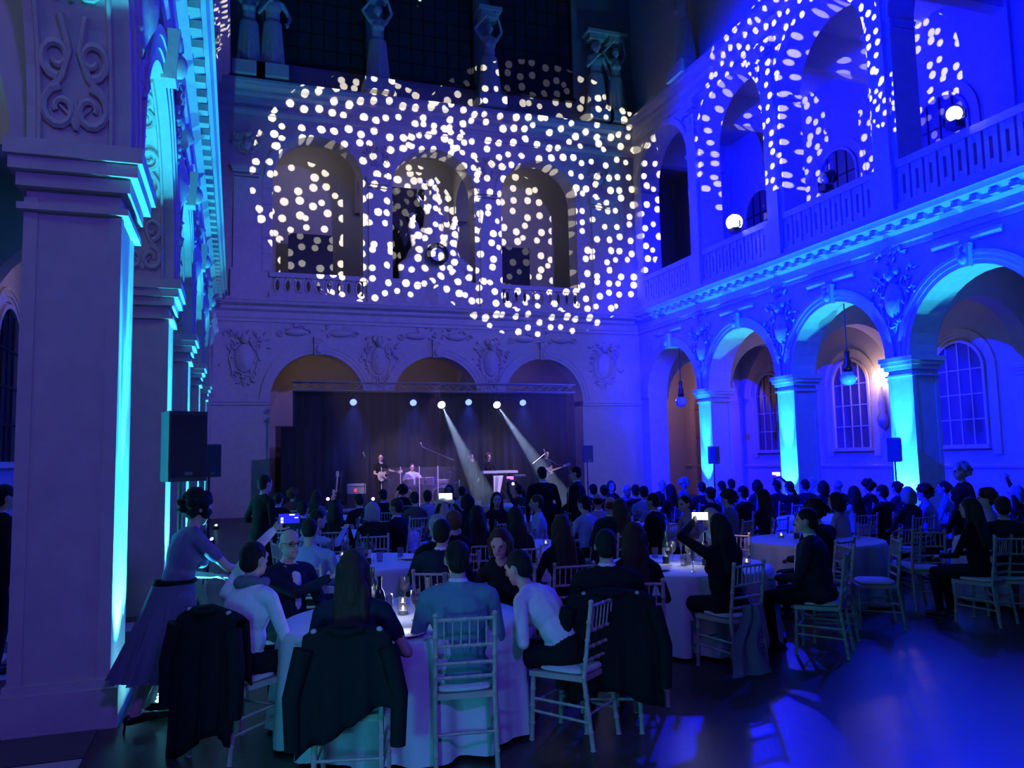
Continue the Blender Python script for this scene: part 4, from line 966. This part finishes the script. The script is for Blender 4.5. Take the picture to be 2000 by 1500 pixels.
# lamps on the truss
def lens(nm,c,s): return mat(nm,(.5,.5,.6),.3,var=0,emit=c,strength=s)
LB=lens('lens_blue',(.08,.13,1),5); LWt=lens('lens_white',(.9,.95,1),45)
def parcan(px,py,lab,aim,white=False,r=.13):
    p=aty(px,py,27.25)
    e=empty('stage_lamp',(p.x,p.y,p.z),label=lab,cat='stage lamp',group='lamps hanging from the truss')
    d=(Vector(aim)-p).normalized(); 
    MB().tube([-d*.28,-d*.24,-d*.1,d*.0,d*.03],lambda t:(.07,.1,.115,.13,.13)[min(4,round(t*4))]*r/.13,16).build('housing',BLACK,e)
    q=d.to_track_quat('Z','Y').to_matrix(); MB().ell(d*.035,(r*.9,r*.9,.03),q,20,8).build('lens',LWt if white else LB,e)
    y=MB(); y.tube([(-.17,0,0),(-.17,.03,.2),(.17,.03,.2),(.17,0,0)],.013,6); y.bar((0,.03,.2),(0,.06,4.275-p.z),.018,6); y.build('yoke',IRON,e)
    return p,d
for i,(px,py,lb) in enumerate(((690,785,'leftmost blue lamp on the truss'),(807,786,'second blue lamp from the left on the truss'),(915,785,'blue lamp between the two white beams'),(1021,786,'rightmost blue lamp on the truss'))):
    p,d=parcan(px,py,lb,aty(px,940,24.5)+Vector((0,-3,0)),False,.13)
    light('SPOT','stage_blue',tuple(p+d*.1),tuple(aty(px,960,26.6)),900,(.05,.08,1),.06,70,.6)
light('SPOT','stage_front_left',(.2,17.5,9.6),(5.3,26.6,1.5),6500,(1,.72,.95),.1,17,.5)
light('SPOT','stage_front_right',(15.4,17.5,9.6),(8.6,26.6,1.5),6500,(1,.75,.95),.1,16,.5)
light('SPOT','stage_drum_violet',(6.0,24.3,4.4),(5.9,26.5,1.2),800,(.5,.2,1),.1,34,.5)  # violet spot added to brighten the drums, not hung on the truss
BE=[]
for px,py,tx,ty,lb in ((862,790,946,972,'white beam lamp left of centre on the truss'),(970,790,1106,985,'white beam lamp right of centre on the truss')):
    t=aty(tx,ty,21.5); p,d=parcan(px,py,lb,t,True,.14); o=light('SPOT','white_beam',tuple(p+d*.12),tuple(t),60000,(.45,.6,1),.02,6.2,.25); BE.append((p,d))
for x in (4.35,5.9,8.4,9.3): pass
# thin theatrical haze over the stage
hz=bpy.data.materials.new('stage_haze'); hz.use_nodes=True; nt=hz.node_tree
for n in list(nt.nodes):
    if n.type!='OUTPUT_MATERIAL': nt.nodes.remove(n)
vs=nt.nodes.new('ShaderNodeVolumeScatter'); vs.inputs['Density'].default_value=.012; vs.inputs['Anisotropy'].default_value=.1; nt.links.new(vs.outputs[0],[n for n in nt.nodes if n.type=='OUTPUT_MATERIAL'][0].inputs['Volume'])
MB().box(1.6,14.5,21.3,27.6,.02,4.8).build('stage_haze',hz,smooth=False,label='thin haze hanging over the stage, showing the light beams',cat='haze',kind='stuff')
# ------------------------------------------------------------------ band
def at_stage(px,py,y): return aty(px,py,y)
def bandman(short,px,a,y,kw,top,bottom,hair,sit=False,seat=.5):
    NF[0]+=1; kw=dict(kw,sit=sit,vox=.014); 
    if sit: kw['seat']=seat
    x=aty(px,930,y).x
    return person(short,('band',NF[0]),(x,y,SZ),a,top,bottom,hair,0,None,kw),Vector((x,y,SZ))
CREAM=mat('cream_lacquer',(.75,.6,.36),.25,var=.08); DARKW=mat('rosewood',(.05,.025,.015),.4,var=.2); CHROME=mat('chrome',(.8,.8,.82),.12,metal=1,var=0)
def guitar(label,loc,rm,body,neckm,bass=False,k=1.0):
    e=empty('bass_guitar' if bass else 'electric_guitar',label=label,cat='guitar'); M=rm.to_4x4(); M.translation=Vector(loc); e.matrix_world=M
    # outline in local x (along the neck) and z; thickness along y
    pts=[(-.22,.0),(-.2,.1),(-.12,.16),(-.03,.14),(.03,.11),(.1,.13),(.2,.12 if not bass else .17),(.19,.06),(.14,.035),(.14,-.035),(.2,-.07),(.18,-.12),(.1,-.135),(.03,-.11),(-.03,-.14),(-.12,-.17),(-.2,-.1)]
    n=len(pts); mb=MB(); mb.add([(x*k,y,z*k) for y in (-.022,.022) for x,z in pts],[tuple(range(n)),tuple(range(n,2*n))]+[(i,(i+1)%n,n+(i+1)%n,n+i) for i in range(n)]); mb.build('guitar_body',body,e,smooth=False)
    ln=.78 if bass else .6
    MB().box(.1,ln*1.0,-.035,-.01,-.026,.026).build('neck',neckm,e,smooth=False)
    MB().add([(x,y,z) for y in (-.03,-.012) for x,z in ((ln,-.03),(ln+.06,-.05),(ln+.2,-.03),(ln+.2,.05),(ln+.05,.055),(ln,.03))],[(0,1,2,3,4,5),(6,7,8,9,10,11)]+[(i,(i+1)%6,6+(i+1)%6,6+i) for i in range(6)]).build('headstock',body,e,smooth=False)
    MB().box(-.06,-.02,-.035,-.02,-.04,.04).build('pickup',BLACK,e,smooth=False); MB().box(.05,.09,-.035,-.02,-.04,.04).build('pickup',BLACK,e,smooth=False)
    MB().box(-.15,-.12,-.035,-.02,-.045,.045).build('bridge',CHROME,e,smooth=False)
    for q in range(6): MB().bar((ln+.04+q*.025,-.02,.05),(ln+.04+q*.025,-.02,.075),.006,5).build('tuning_peg',CHROME,e)
    return e
(g,fg),P=bandman('guitarist in black shirt with a cream guitar',742,150,25.9,dict(lean=4,hair='short',hyaw=-40,step=.15,short=True,collar=True,hl=Vector((-.42,.26,1.12)),hr=Vector((.1,.22,1.0)),hold=-1),'black','black','brown')
# guitar in the player's hands: neck to the player's left (picture right)
ca=-math.radians(150); Rz=Matrix.Rotation(ca,3,'Z')
def held(P,a,off,tilt): 
    Rz=Matrix.Rotation(-math.radians(a),3,'Z'); B=Matrix(((-1,0,0),(0,-1,0),(0,0,1))).transposed()
    return P+Rz@Vector(off),Rz@Matrix.Rotation(math.radians(tilt),3,'Y')@B
l,m=held(P,150,(.02,.19,1.0),9); guitar('cream single-cutaway electric guitar held by the guitarist',l,m,CREAM,DARKW)
(g,fg),P=bandman('bassist in dark jacket and sunglasses',1067,165,25.9,dict(lean=2,hair='short',step=.1,fat=1.1,hl=Vector((-.5,.3,1.18)),hr=Vector((.1,.22,1.02)),hold=-1),'navy','black','black')
sg=MB()
for s in (-1,1): sg.ell(fg['Hd'](s*.034,.098,.008),(.03,.01,.021),fg['Rh'],10,6)
sg.tube([fg['Hd'](-.075,.09,.012),fg['Hd'](.075,.09,.012)],.005,6); sg.build('sunglasses',BLACK,g)
l,m=held(P,165,(.05,.19,1.0),14); guitar('dark bass guitar with pale headstock held by the bassist',l,m,mat('bass_lacquer',(.2,.15,.12),.25,var=.1),mat('maple',(.5,.33,.17),.4,var=.1),True)
(g,fg),KP=bandman('keyboard player with long curly hair',953,175,26.6,dict(lean=8,hair='curly',hl=Vector((-.16,.36,1.03)),hr=Vector((.16,.36,1.03)),fem=True),'black','black','auburn')
(g,fg),P=bandman('singer in dark cap standing left of the keyboard',920,175,26.8,dict(lean=3,hair='hat',hr=Vector((.06,.2,1.38)),hold=1),'black','black','black')
(g,fg),DP=bandman('drummer in white shirt behind the drum kit',804,180,26.8,dict(lean=8,hair='short',short=True,collar=True,hl=Vector((-.25,.42,.86)),hr=Vector((.25,.42,.86)),hold=1),'white','black','brown',True,.5)
d=empty('drum_stool',tuple(DP),label='round drum stool under the drummer',cat='stool'); MB().lathe([(.16,.42),(.17,.45),(.16,.49)],n=16).build('seat',BLACK,d)
for k in range(3): MB().bar((0,0,.42),(.22*math.cos(k*2.1),.22*math.sin(k*2.1),0),.012,6).build('leg',CHROME,d)
# drum kit
DRUMM=mat('drum_shell_silver',(.45,.45,.5),.25,metal=.7,var=.1); SKIN=mat('black_drum_head',(.03,.03,.033),.4,var=0); WSK=mat('white_drum_head',(.7,.7,.7),.5,var=0); BRASS=mat('cymbal_brass',(.65,.5,.22),.25,metal=1,var=.1); WPR=mat('white_print',(.8,.8,.8),.6,var=0)
dk=empty('drum_kit',(DP.x,26.15,SZ),label='silver drum kit with two black-headed bass drums',cat='drum kit')
def txt(t,size,m,name,parent,M):
    c=bpy.data.curves.new(name,'FONT'); c.body=t; c.size=size; c.align_x='CENTER'; c.align_y='CENTER'; c.extrude=.002
    o=bpy.data.objects.new('tmp',c); COL.objects.link(o); dg=bpy.context.evaluated_depsgraph_get(); me=bpy.data.meshes.new_from_object(o.evaluated_get(dg)); bpy.data.objects.remove(o)
    me.materials.clear(); me.materials.append(m); r=obj(name,me,parent); r.matrix_local=M; return r
for x,t in ((-.42,'D'),(.78,'AG')):
    mb=MB(lambda a,b,c:(a,c,b)); mb.lathe([(.28,-.2),(.28,.2)],(x,.29,0),28); S=mb.build('bass_drum',DRUMM,dk)
    MB(lambda a,b,c:(a,c,b)).lathe([(.27,-.215),(.27,-.2)],(x,.29,0),28).build('drum_head',SKIN,S)
    MB(lambda a,b,c:(a,c,b)).tube([(x+.285*math.cos(k*PI/14),.29+.285*math.sin(k*PI/14),-.2) for k in range(28)],.016,6,closed=True).build('hoop',WSK,S)
    txt(t,.26,WPR,'drum_lettering',S,Matrix.Translation((x+(.08 if t=='AG' else -.1),-.222,.24))@Matrix.Rotation(PI/2,4,'X'))
for x,y,z,r,h in ((-.2,.05,.66,.14,.2),(.15,.05,.68,.15,.22),(.5,.12,.66,.16,.24),(1.0,.3,.45,.2,.36),(-.15,.5,.55,.17,.13)):
    T=MB().lathe([(r,0),(r,h)],(x,y,z),20).build('tom_drum',DRUMM,dk); MB().lathe([(r*.97,h),(r*.97,h+.006)],(x,y,z),20).build('drum_head',WSK,T)
    for q in (-1,1): MB().bar((x+q*r*.8,y,z),(x+q*r*.9,y+.1,0),.009,5).build('tom_leg',CHROME,T)
for x,y,z,r in ((-.85,.25,1.05,.22),(-.4,.2,1.2,.2),(.75,.2,1.18,.2),(1.25,.35,1.05,.24),(-.75,.55,.82,.17)):
    C_=MB().lathe([(r,0),(r*.3,.012),(.03,.03),(.004,.034)],(x,y,z),24).build('cymbal',BRASS,dk); MB().bar((x,y,0),(x,y,z+.05),.01,6).build('cymbal_stand',CHROME,C_)
    for k in range(3): MB().bar((x,y,.28),(x+.22*math.cos(k*2.1),y+.22*math.sin(k*2.1),.01),.008,5).build('stand_leg',CHROME,C_)
rk=MB(); rk.bar((-1.05,-.12,.62),(.3,-.12,.62),.02,8); rk.bar((.3,-.12,.62),(1.45,-.12,.72),.02,8); rk.build('drum_rack',CHROME,dk)
for x in (-1.05,.3,1.45): MB().bar((x,-.12,0),(x,-.12,.8),.02,8).build('rack_leg',CHROME,dk)
# drum shield
PLEX=mat('clear_acrylic',(.9,.92,1),.03,var=0,trans=.97,alpha=1,spec=.4)
sh=empty('drum_shield',(DP.x,25.75,SZ),label='clear acrylic shield panels in front of the drums',cat='screen')
for i in range(4):
    x=-1.2+.62*i; MB().box(x,x+.6,-.004,.004,.05,1.25).build('acrylic_panel',PLEX,sh,smooth=False); MB().box(x-.015,x+.005,-.01,.01,0,1.28).build('panel_edge',mat('acrylic_edge',(.6,.6,.8),.2,var=0),sh,smooth=False)
# keyboard
kp=empty('stage_keyboard',(KP.x+.28,26.15,SZ),label='long white stage keyboard on a crossed stand',cat='keyboard')
KB=MB().box(-.62,.62,-.14,.16,.98,1.06).build('case',mat('keyboard_white',(.6,.6,.65),.4,var=0),kp,smooth=False)
kw_=MB().box(-.0105,.0105,0,.13,0,.008).mesh('white_key',WPR,False); kb_=MB().box(-.006,.006,0,.08,0,.014).mesh('black_key',BLACK,False)
for i in range(52): obj('white_key',kw_,KB,(-.585+i*.0228,.02,1.06))
for i in range(51):
    if i%7 in (0,1,3,4,5): obj('black_key',kb_,KB,(-.574+i*.0228,.02,1.064))
for s in (-1,1): MB().bar((-s*.35,s*.03,.97),(s*.35,s*.03,.02),.022,6).build('crossed_leg',IRON,kp)
for s in (-1,1): MB().bar((s*.35,-.2,.02),(s*.35,.2,.02),.018,6).build('stand_foot',IRON,kp)
k2=empty('small_synthesiser',(KP.x+.95,26.3,SZ),label='small dark synthesiser right of the white keyboard',cat='keyboard'); MB().box(-.3,.3,-.12,.12,.84,.9).build('case',mat('synth_navy',(.03,.04,.12),.4,var=0),k2,smooth=False)
for i in range(20): MB().box(-.28+i*.028,-.255+i*.028,-.1,.02,.9,.906).build('white_key',WPR,k2,smooth=False)
for s in (-1,1): MB().bar((-s*.22,0,.84),(s*.22,0,.0),.018,6).build('crossed_leg',IRON,k2)
tw=empty('white_towel',(KP.x+.18,26.0,SZ),label='white cloth hanging under the keyboard',cat='cloth')
o=MB().grid(lambda u,v:(-.18+.36*u*(1-.5*v),-.02+.03*math.sin(u*9),.9-.85*v),10,12).build('cloth',CL['white'],tw); o.modifiers.new('t','SOLIDIFY').thickness=.012
# amp rack, guitars on stands, microphones
am=empty('amplifier_rack',(aty(695,945,26.4).x,26.4,SZ),label='open amplifier rack with a silver front left of the guitarist',cat='amplifier')
MB().box(-.3,.3,-.2,.2,.0,.42).build('flight_case',BLACK,am,smooth=False); A=MB().box(-.29,.29,-.2,.18,.44,.76).build('amplifier',mat('amp_silver',(.35,.35,.37),.35,metal=.4,var=.15,scale=30),am,smooth=False)
for i in range(8): MB(lambda a,b,c:(a,c,b)).lathe([(.018,-.225),(.02,-.2)],(-.22+i*.06,.68,0),10).build('knob',BLACK,A)
MB().box(-.08,.0,-.206,-.2,.5,.6).build('red_panel',mat('red_led',(.5,.03,.04),.4,var=0,emit=(1,.05,.08),strength=1.2),A,smooth=False)
for px,lb,cm in ((656,'pale-necked guitar resting on a stand left of the rack',CREAM),(664,'dark guitar resting on a stand beside the pale one',DARKW)):
    x=aty(px,940,26.9).x; guitar(lb,(x,26.9,SZ+.38),Matrix.Rotation(-PI/2+.08,3,'Y'),cm,cm if cm is CREAM else DARKW)
    g2=empty('guitar_stand',(x,26.9,SZ),label='tripod stand under the '+lb.split(' resting')[0],cat='stand')
    for k in range(3): MB().bar((0,.06,.5),(.2*math.cos(k*2.1+.5),.06+.2*math.sin(k*2.1+.5),.0),.01,6).build('leg',IRON,g2)
    MB().bar((-.1,-.05,.22),(.1,-.05,.22),.012,6).build('cradle',IRON,g2)
def mic(px,y,h,label,boom=None):
    x=aty(px,930,y).x; e=empty('microphone_stand',(x,y,SZ),label=label,cat='microphone')
    MB().bar((0,0,0),(0,0,h),.011,8).build('pole',IRON,e)
    for k in range(3): MB().bar((0,0,.22),(.28*math.cos(k*2.1),.28*math.sin(k*2.1),.01),.009,6).build('leg',IRON,e)
    t=Vector((0,-.05,h))
    if boom: t=Vector(boom); s=Vector((0,0,h)); MB().bar(s-(t-s)*.25,t,.009,6).build('boom',STEEL,e)
    MB().tube([t,t+Vector((-.05,-.02,.1))],.014,8,.024).ell(t+Vector((-.055,-.022,.12)),.028).build('microphone',mat('mic_grey',(.3,.3,.33),.4,metal=.5,var=0),e)
mic(874,26.3,1.55,'tall boom microphone over the right of the drums',(-.85,0,1.92)); mic(712,25.7,1.5,'microphone before the guitarist',(.0,-.1,1.62)); mic(1046,25.5,1.35,'boom microphone before the bassist',(.45,.2,1.62)); mic(918,25.9,1.45,'microphone before the singer')
for px,lb in ((640,'small floor lamp glowing left of the rack'),(728,'small glowing floor lamp below the guitarist'),(1001,'tiny white lamp right of the keyboard')):
    p=aty(px,968 if px<900 else 939,25.6); e=empty('floor_lamp',(p.x,p.y,SZ),label=lb,cat='lamp'); MB().box(-.07,.07,-.05,.05,0,max(.12,p.z-SZ-.05)).build('housing',BLACK,e,smooth=False); MB().ell((0,-.06,max(.08,p.z-SZ-.1)),(.05,.02,.05)).build('lens',mat('lamp_lilac',(.5,.5,.6),.3,var=0,emit=(.7,.5,1),strength=5),e)
for px,lb in ((960,'wedge monitor at the front of the stage below the keyboard'),(790,'wedge monitor at the front of the stage below the drums')):
    x=aty(px,970,24.6).x; e=empty('stage_monitor',(x,24.6,SZ),label=lb,cat='loudspeaker')
    MB().add([(-.3,-.2,0),(.3,-.2,0),(.3,.2,0),(-.3,.2,0),(-.3,-.15,.35),(.3,-.15,.35),(.3,.2,.1),(-.3,.2,.1)],[(0,1,2,3),(4,5,6,7),(0,1,5,4),(1,2,6,5),(2,3,7,6),(3,0,4,7)]).build('cabinet',BLACK,e,smooth=False)
    MB().box(-.26,.26,-.215,-.2,.04,.3).build('back_plate',BLACK,e,smooth=False)
# ------------------------------------------------------------------ loudspeakers on poles
GRILL=mat('speaker_grille',(.02,.02,.022),.6,var=.4,scale=200); CAB=mat('speaker_cabinet',(.05,.055,.06),.5,var=.1)
def speaker(px0,px1,py0,py1,y,yaw,label,base='tripod',w=.4):
    c=aty((px0+px1)/2,(py0+py1)/2,y); zt=aty((px0+px1)/2,py0,y).z; zb=aty((px0+px1)/2,py1,y).z; h=zt-zb
    e=empty('loudspeaker',(c.x,y,zb),-math.radians(yaw),label=label,cat='loudspeaker')
    w_=h*.55; d_=h*.5
    S=MB().add([(-w_/2,-d_/2,0),(w_/2,-d_/2,0),(w_*.36,d_/2,0),(-w_*.36,d_/2,0),(-w_/2,-d_/2,h),(w_/2,-d_/2,h),(w_*.36,d_/2,h),(-w_*.36,d_/2,h)],[(0,1,2,3),(4,5,6,7),(0,1,5,4),(1,2,6,5),(2,3,7,6),(3,0,4,7)]).build('cabinet',CAB,e,smooth=False)
    MB().box(-w_*.46,w_*.46,-d_/2-.012,-d_/2,.03,h-.03).build('grille',GRILL,e,smooth=False); MB().box(-.03,.03,-d_/2-.016,-d_/2-.01,.05,.075).build('badge',STEEL,e,smooth=False)
    s=empty('speaker_stand',(c.x,y,0),0,label='pole stand under the '+label,cat='stand'); MB().bar((0,0,.02),(0,0,zb),.02,10).build('pole',IRON,s); MB().lathe([(.03,zb*.55),(.03,zb*.55+.08)],n=10).build('collar',IRON,s)
    if base=='plate': MB().lathe([(.27,0),(.27,.012),(.05,.02)],n=28).build('base_plate',IRON,s)
    else:
        for k in range(3): MB().bar((0,0,.5),(.45*math.cos(k*2.1+.4),.45*math.sin(k*2.1+.4),.015),.013,6).build('leg',IRON,s)
speaker(318,390,805,940,6.95,-25,'big black loudspeaker beside the nearest left pier','plate')
speaker(392,425,868,932,14.0,-22,'smaller loudspeaker behind the big one on the left')
speaker(1139,1154,870,903,26.2,-5,'loudspeaker right of the stage before the bare wall')
speaker(1385,1402,872,906,22.4,-35,'loudspeaker before the far cyan pier'); speaker(1736,1757,855,902,15.6,-40,'loudspeaker before the nearest cyan pier on the right')
# cable coil and small floor light by the near pier
cc=MB(); 
pts=[]
for k in range(90):
    a=k*.28; r=.16+.05*math.sin(k*.13)+.02*math.sin(k); pts.append((-.42+r*math.cos(a),6.75+r*.8*math.sin(a),.015+.0006*k))
cc.tube(pts,.012,6); cc.build('cable_coil',BLACK,label='coiled black cable on the floor at the nearest left pier',cat='cable')
# ------------------------------------------------------------------ lamps on the walls
GLOBE=mat('opal_globe',(.55,.6,.65),.15,var=0)
for y,lb in ((27.455,'globe pendant lamp in the far corner arch on the right'),(18.355,'globe pendant lamp in the arch nearest the sconce')):
    e=empty('pendant_lamp',(XR+.4,y,0),label=lb,cat='pendant lamp'); MB().bar((0,0,4.75),(0,0,6.12),.016,8).build('rod',IRON,e)
    MB().lathe([(.03,4.8),(.08,4.72),(.06,4.55),(.1,4.45),(.1,4.3),(.13,4.22),(.09,4.12)],n=14).build('fitting',mat('brass_dark',(.1,.07,.03),.35,metal=.9,var=.1),e); MB().ell((0,0,3.95),(.23,.23,.21),None,20,12).build('globe',GLOBE,e)
p=atx(1715,738,XR+GD-.25); e=empty('wall_sconce',(XR+GD-.16,p.y,p.z),label='glowing wall sconce with a long plate in the right gallery',cat='wall lamp')
MB(lambda u,n,z:(-n*-1,u,z)).lathe([(.02,-1.75),(.16,-1.6),(.2,-1.4),(.1,-1.15),(.13,-.9),(.06,-.55),(.05,-.3)],(0,0,0),12).build('backplate',mat('sconce_plate',(.4,.38,.36),.4,var=.1),e)
MB().ell((-.12,0,0),(.16,.16,.2),None,16,10).build('lamp_globe',mat('sconce_glow',(1,.8,.7),.4,var=0,emit=(1,.72,.62),strength=26),e)
light('POINT','sconce_light',(XR+GD-.5,p.y,p.z),None,45,(1,.5,.45),.15)
WLN=mat('wash_lens',(.8,.8,1),.3,var=0,emit=(.8,.85,1),strength=40)
def washlamp(p,aim,label,r,on=True):
    p=Vector(p); e=empty('wash_lamp',tuple(p),label=label,cat='stage lamp'); d=(Vector(aim)-p).normalized(); q=d.to_track_quat('Z','Y').to_matrix()
    MB().tube([-d*.3,-d*.25,d*0,d*.02],lambda t:(.12,.2,r+.05,r+.05)[min(3,round(t*3))],16).build('lamp_head',BLACK,e)
    MB().ell(d*.02,(r,r,.05),q,20,8).build('lens',WLN if on else mat('lens_off',(.3,.3,.4),.2,var=0),e); MB().tube([(0,-.3,0),(0,-.3,-.2),(0,.3,-.2),(0,.3,0)],.03,6).box(-.15,.15,-.15,.15,-.36,-.2).build('yoke',BLACK,e)
washlamp((15.9,22.5,9.68),(0,0,3),'large dazzling wash lamp on the right balcony',.27); washlamp((15.9,13.69,9.72),(0,0,3),'smaller dazzling wash lamp high at the right edge',.17)  # lenses drawn oversized, glare around the lamps put into their shape
washlamp((16.1,18.28,9.75),(3,22,3),'unlit moving lamp on the right balcony between the arches',.14,False)
p=aty(820,0,30.2); e=empty('green_lamp',(p.x,30.25,p.z),label='tiny green lamp at the top of the attic window',cat='lamp'); MB().box(-.07,.07,-.04,.04,-.04,.04).build('housing',BLACK,e,smooth=False); MB().ell((0,-.05,0),(.06,.03,.05)).build('lens',mat('green_glow',(.1,.6,.2),.3,var=0,emit=(.1,1,.3),strength=6),e)
# ------------------------------------------------------------------ sculpture
def statue(label,loc,rz,key,k=1.35,**kw):
    if key not in PC:
        fg=figure(sit=False,vox=.022,robe=True,**kw); PC[key]=fuse('stone_figure',[p[:-1]+('top',) for p in fg['pr']]+[p[:-1]+('top',) for p in fg['hair']],.022,{'top':CARVE},2)
    e=empty('stone_statue',loc,rz,label=label,cat='statue',group='attic statues'); o=obj('stone_figure',PC[key],e); e.scale=(k,k,k)
    MB().box(-.3,.3,-.28,.28,-.25,0).build('base',STONE,e,smooth=False); MB().box(-.2,.2,-.15,.15,1.78,1.92).box(-.26,.26,-.2,.2,1.92,2.0).build('head_block',STONE,e,smooth=False)
VU=dict(fem=True,hl=Vector((-.2,.1,1.75)),hr=Vector((.16,.12,1.7)),hair='bun'); VD=dict(hl=Vector((-.3,.1,.95)),hr=Vector((.1,.22,1.25)),hair='curly')
zf=16.2
for x,lb,ky,kw in ((aty(478,60,29.8).x+.15,'robed statue above the left end of the stage wall','stA',VU),(aty(505,60,29.8).x+.5,'bearded statue beside the robed one at the left end','stB',VD),(aty(738,60,29.8).x,'statue with raised arms between the left attic windows','stA',VU),(aty(955,60,29.8).x,'statue with raised arms between the right attic windows','stA',VU),(aty(1165,150,29.8).x,'left figure of the stone pair above the right corner','stB',VD),(aty(1203,150,29.8).x,'right figure of the stone pair above the right corner','stA',VU)):
    statue(lb,(x,29.85,zf+.3),PI,ky,1.9 if 'pair' not in lb else 1.8,**kw)
statue('robed statue on the attic of the right wall',(15.95,25.2,zf+.3),PI/2,'stA',1.9,**VU)
# clock group in the middle upper arch
cx=BC[1]+.05; pr=[]; V=Vector
for a,b,r0,r1 in (((-1.1,0,8.0),(-.5,0,9.6),.5,.42),((1.1,0,8.0),(.5,0,9.6),.5,.42),((0,.2,8.0),(0,.25,10.2),.75,.55),((0,.1,10.1),(0,.1,11.2),.42,.26),((-.55,-.15,9.7),(-.75,-.1,10.5),.24,.2),((.55,-.15,9.7),(.75,-.1,10.5),.24,.2),((-.8,-.2,10.35),(-.35,-.3,10.15),.1,.08),((.8,-.2,10.35),(.35,-.3,10.15),.1,.08),((-.6,-.3,9.5),(-1.2,-.4,9.1),.2,.16),((-1.2,-.4,9.1),(-1.15,-.4,8.3),.16,.12),((.6,-.3,9.5),(1.2,-.4,9.1),.2,.16),((1.2,-.4,9.1),(1.15,-.4,8.3),.16,.12),((-.2,0,11.0),(-.6,-.1,11.5),.1,.07),((.2,0,11.0),(.45,-.2,10.7),.1,.07),((0,.05,11.2),(0,.02,11.45),.09,.09)):
    pr.append(('c',V((cx+a[0]*1.12,YB+.4+a[1],8+(a[2]-8)*1.24)),V((cx+b[0]*1.12,YB+.4+b[1],8+(b[2]-8)*1.24)),r0*1.12,r1*1.12,'s'))
for c,r in (((0,0,11.65),.17),((-.78,-.12,10.78),.15),((.78,-.12,10.78),.15),((-.3,-.1,12.0),.1),((0,.1,11.95),.22)): pr.append(('e',V((cx+c[0]*1.12,YB+.4+c[1],8+(c[2]-8)*1.24)),(r,r,r*1.2),None,'s'))
q=random.Random(4)
for k in range(26): a=q.uniform(-1.2,1.2); pr.append(('c',V((cx+a,YB+.1,q.uniform(8.2,9.2))),V((cx+a*.8+q.uniform(-.1,.1),YB+.15,q.uniform(9.2,10.0))),.07,.05,'s'))
e=empty('clock_sculpture',(0,0,0),label='stone figure group around a clock in the middle upper arch',cat='sculpture'); obj('figure_group',fuse('figure_group',pr,.05,{'s':CARVE},2),e)
zc=aty(851,497,29.75).z; cl=MB(lambda a,b,c:(a,c,b)); cl.tube([(cx+.36*math.cos(k*PI/12),zc+.36*math.sin(k*PI/12),29.72) for k in range(24)],.1,8,closed=True); CK=cl.build('clock_ring',BLACK,e); 
MB(lambda a,b,c:(a,c,b)).lathe([(.3,29.72),(.3,29.8)],(cx,zc,0),28).build('clock_face',WSK,e)
MB().box(cx-.012,cx+.012,29.7,29.72,zc,zc+.2).build('clock_hand',BLACK,e,smooth=False); MB().box(cx-.14,cx,29.7,29.72,zc-.012,zc+.012).build('clock_hand',BLACK,e,smooth=False)
# dark panels in the upper arches; the tall one stands for a doorway
for (a,b,c,d_,lb) in ((563,650,455,532,'large black panel in the left upper arch'),(980,1035,482,555,'black panel in the right upper arch'),(764,830,365,545,'tall dark panel standing for the doorway behind the clock sculpture')):
    p0=aty(a,c,32.6); p1=aty(b,d_,32.6); o=empty('black_panel',((p0.x+p1.x)/2,32.6,7.75),label=lb,cat='panel')
    MB().box(-(p1.x-p0.x)/2,(p1.x-p0.x)/2,-.03,.03,p1.z-7.75-.6,p0.z-7.75).build('board',BLACK,o,smooth=False); MB().box(-.5,.5,-.25,.25,0,.05).build('foot',IRON,o,smooth=False)
    for s in (-1,1): MB().bar((s*.4,.05,0),(s*.4,.05,p0.z-7.75-.2),.03,6).build('post',IRON,o)
cy=sc.cycles; cy.max_bounces=4; cy.diffuse_bounces=2; cy.glossy_bounces=2; cy.transmission_bounces=5; cy.volume_bounces=0; cy.transparent_max_bounces=6; cy.adaptive_threshold=.06
cy.sample_clamp_indirect=4
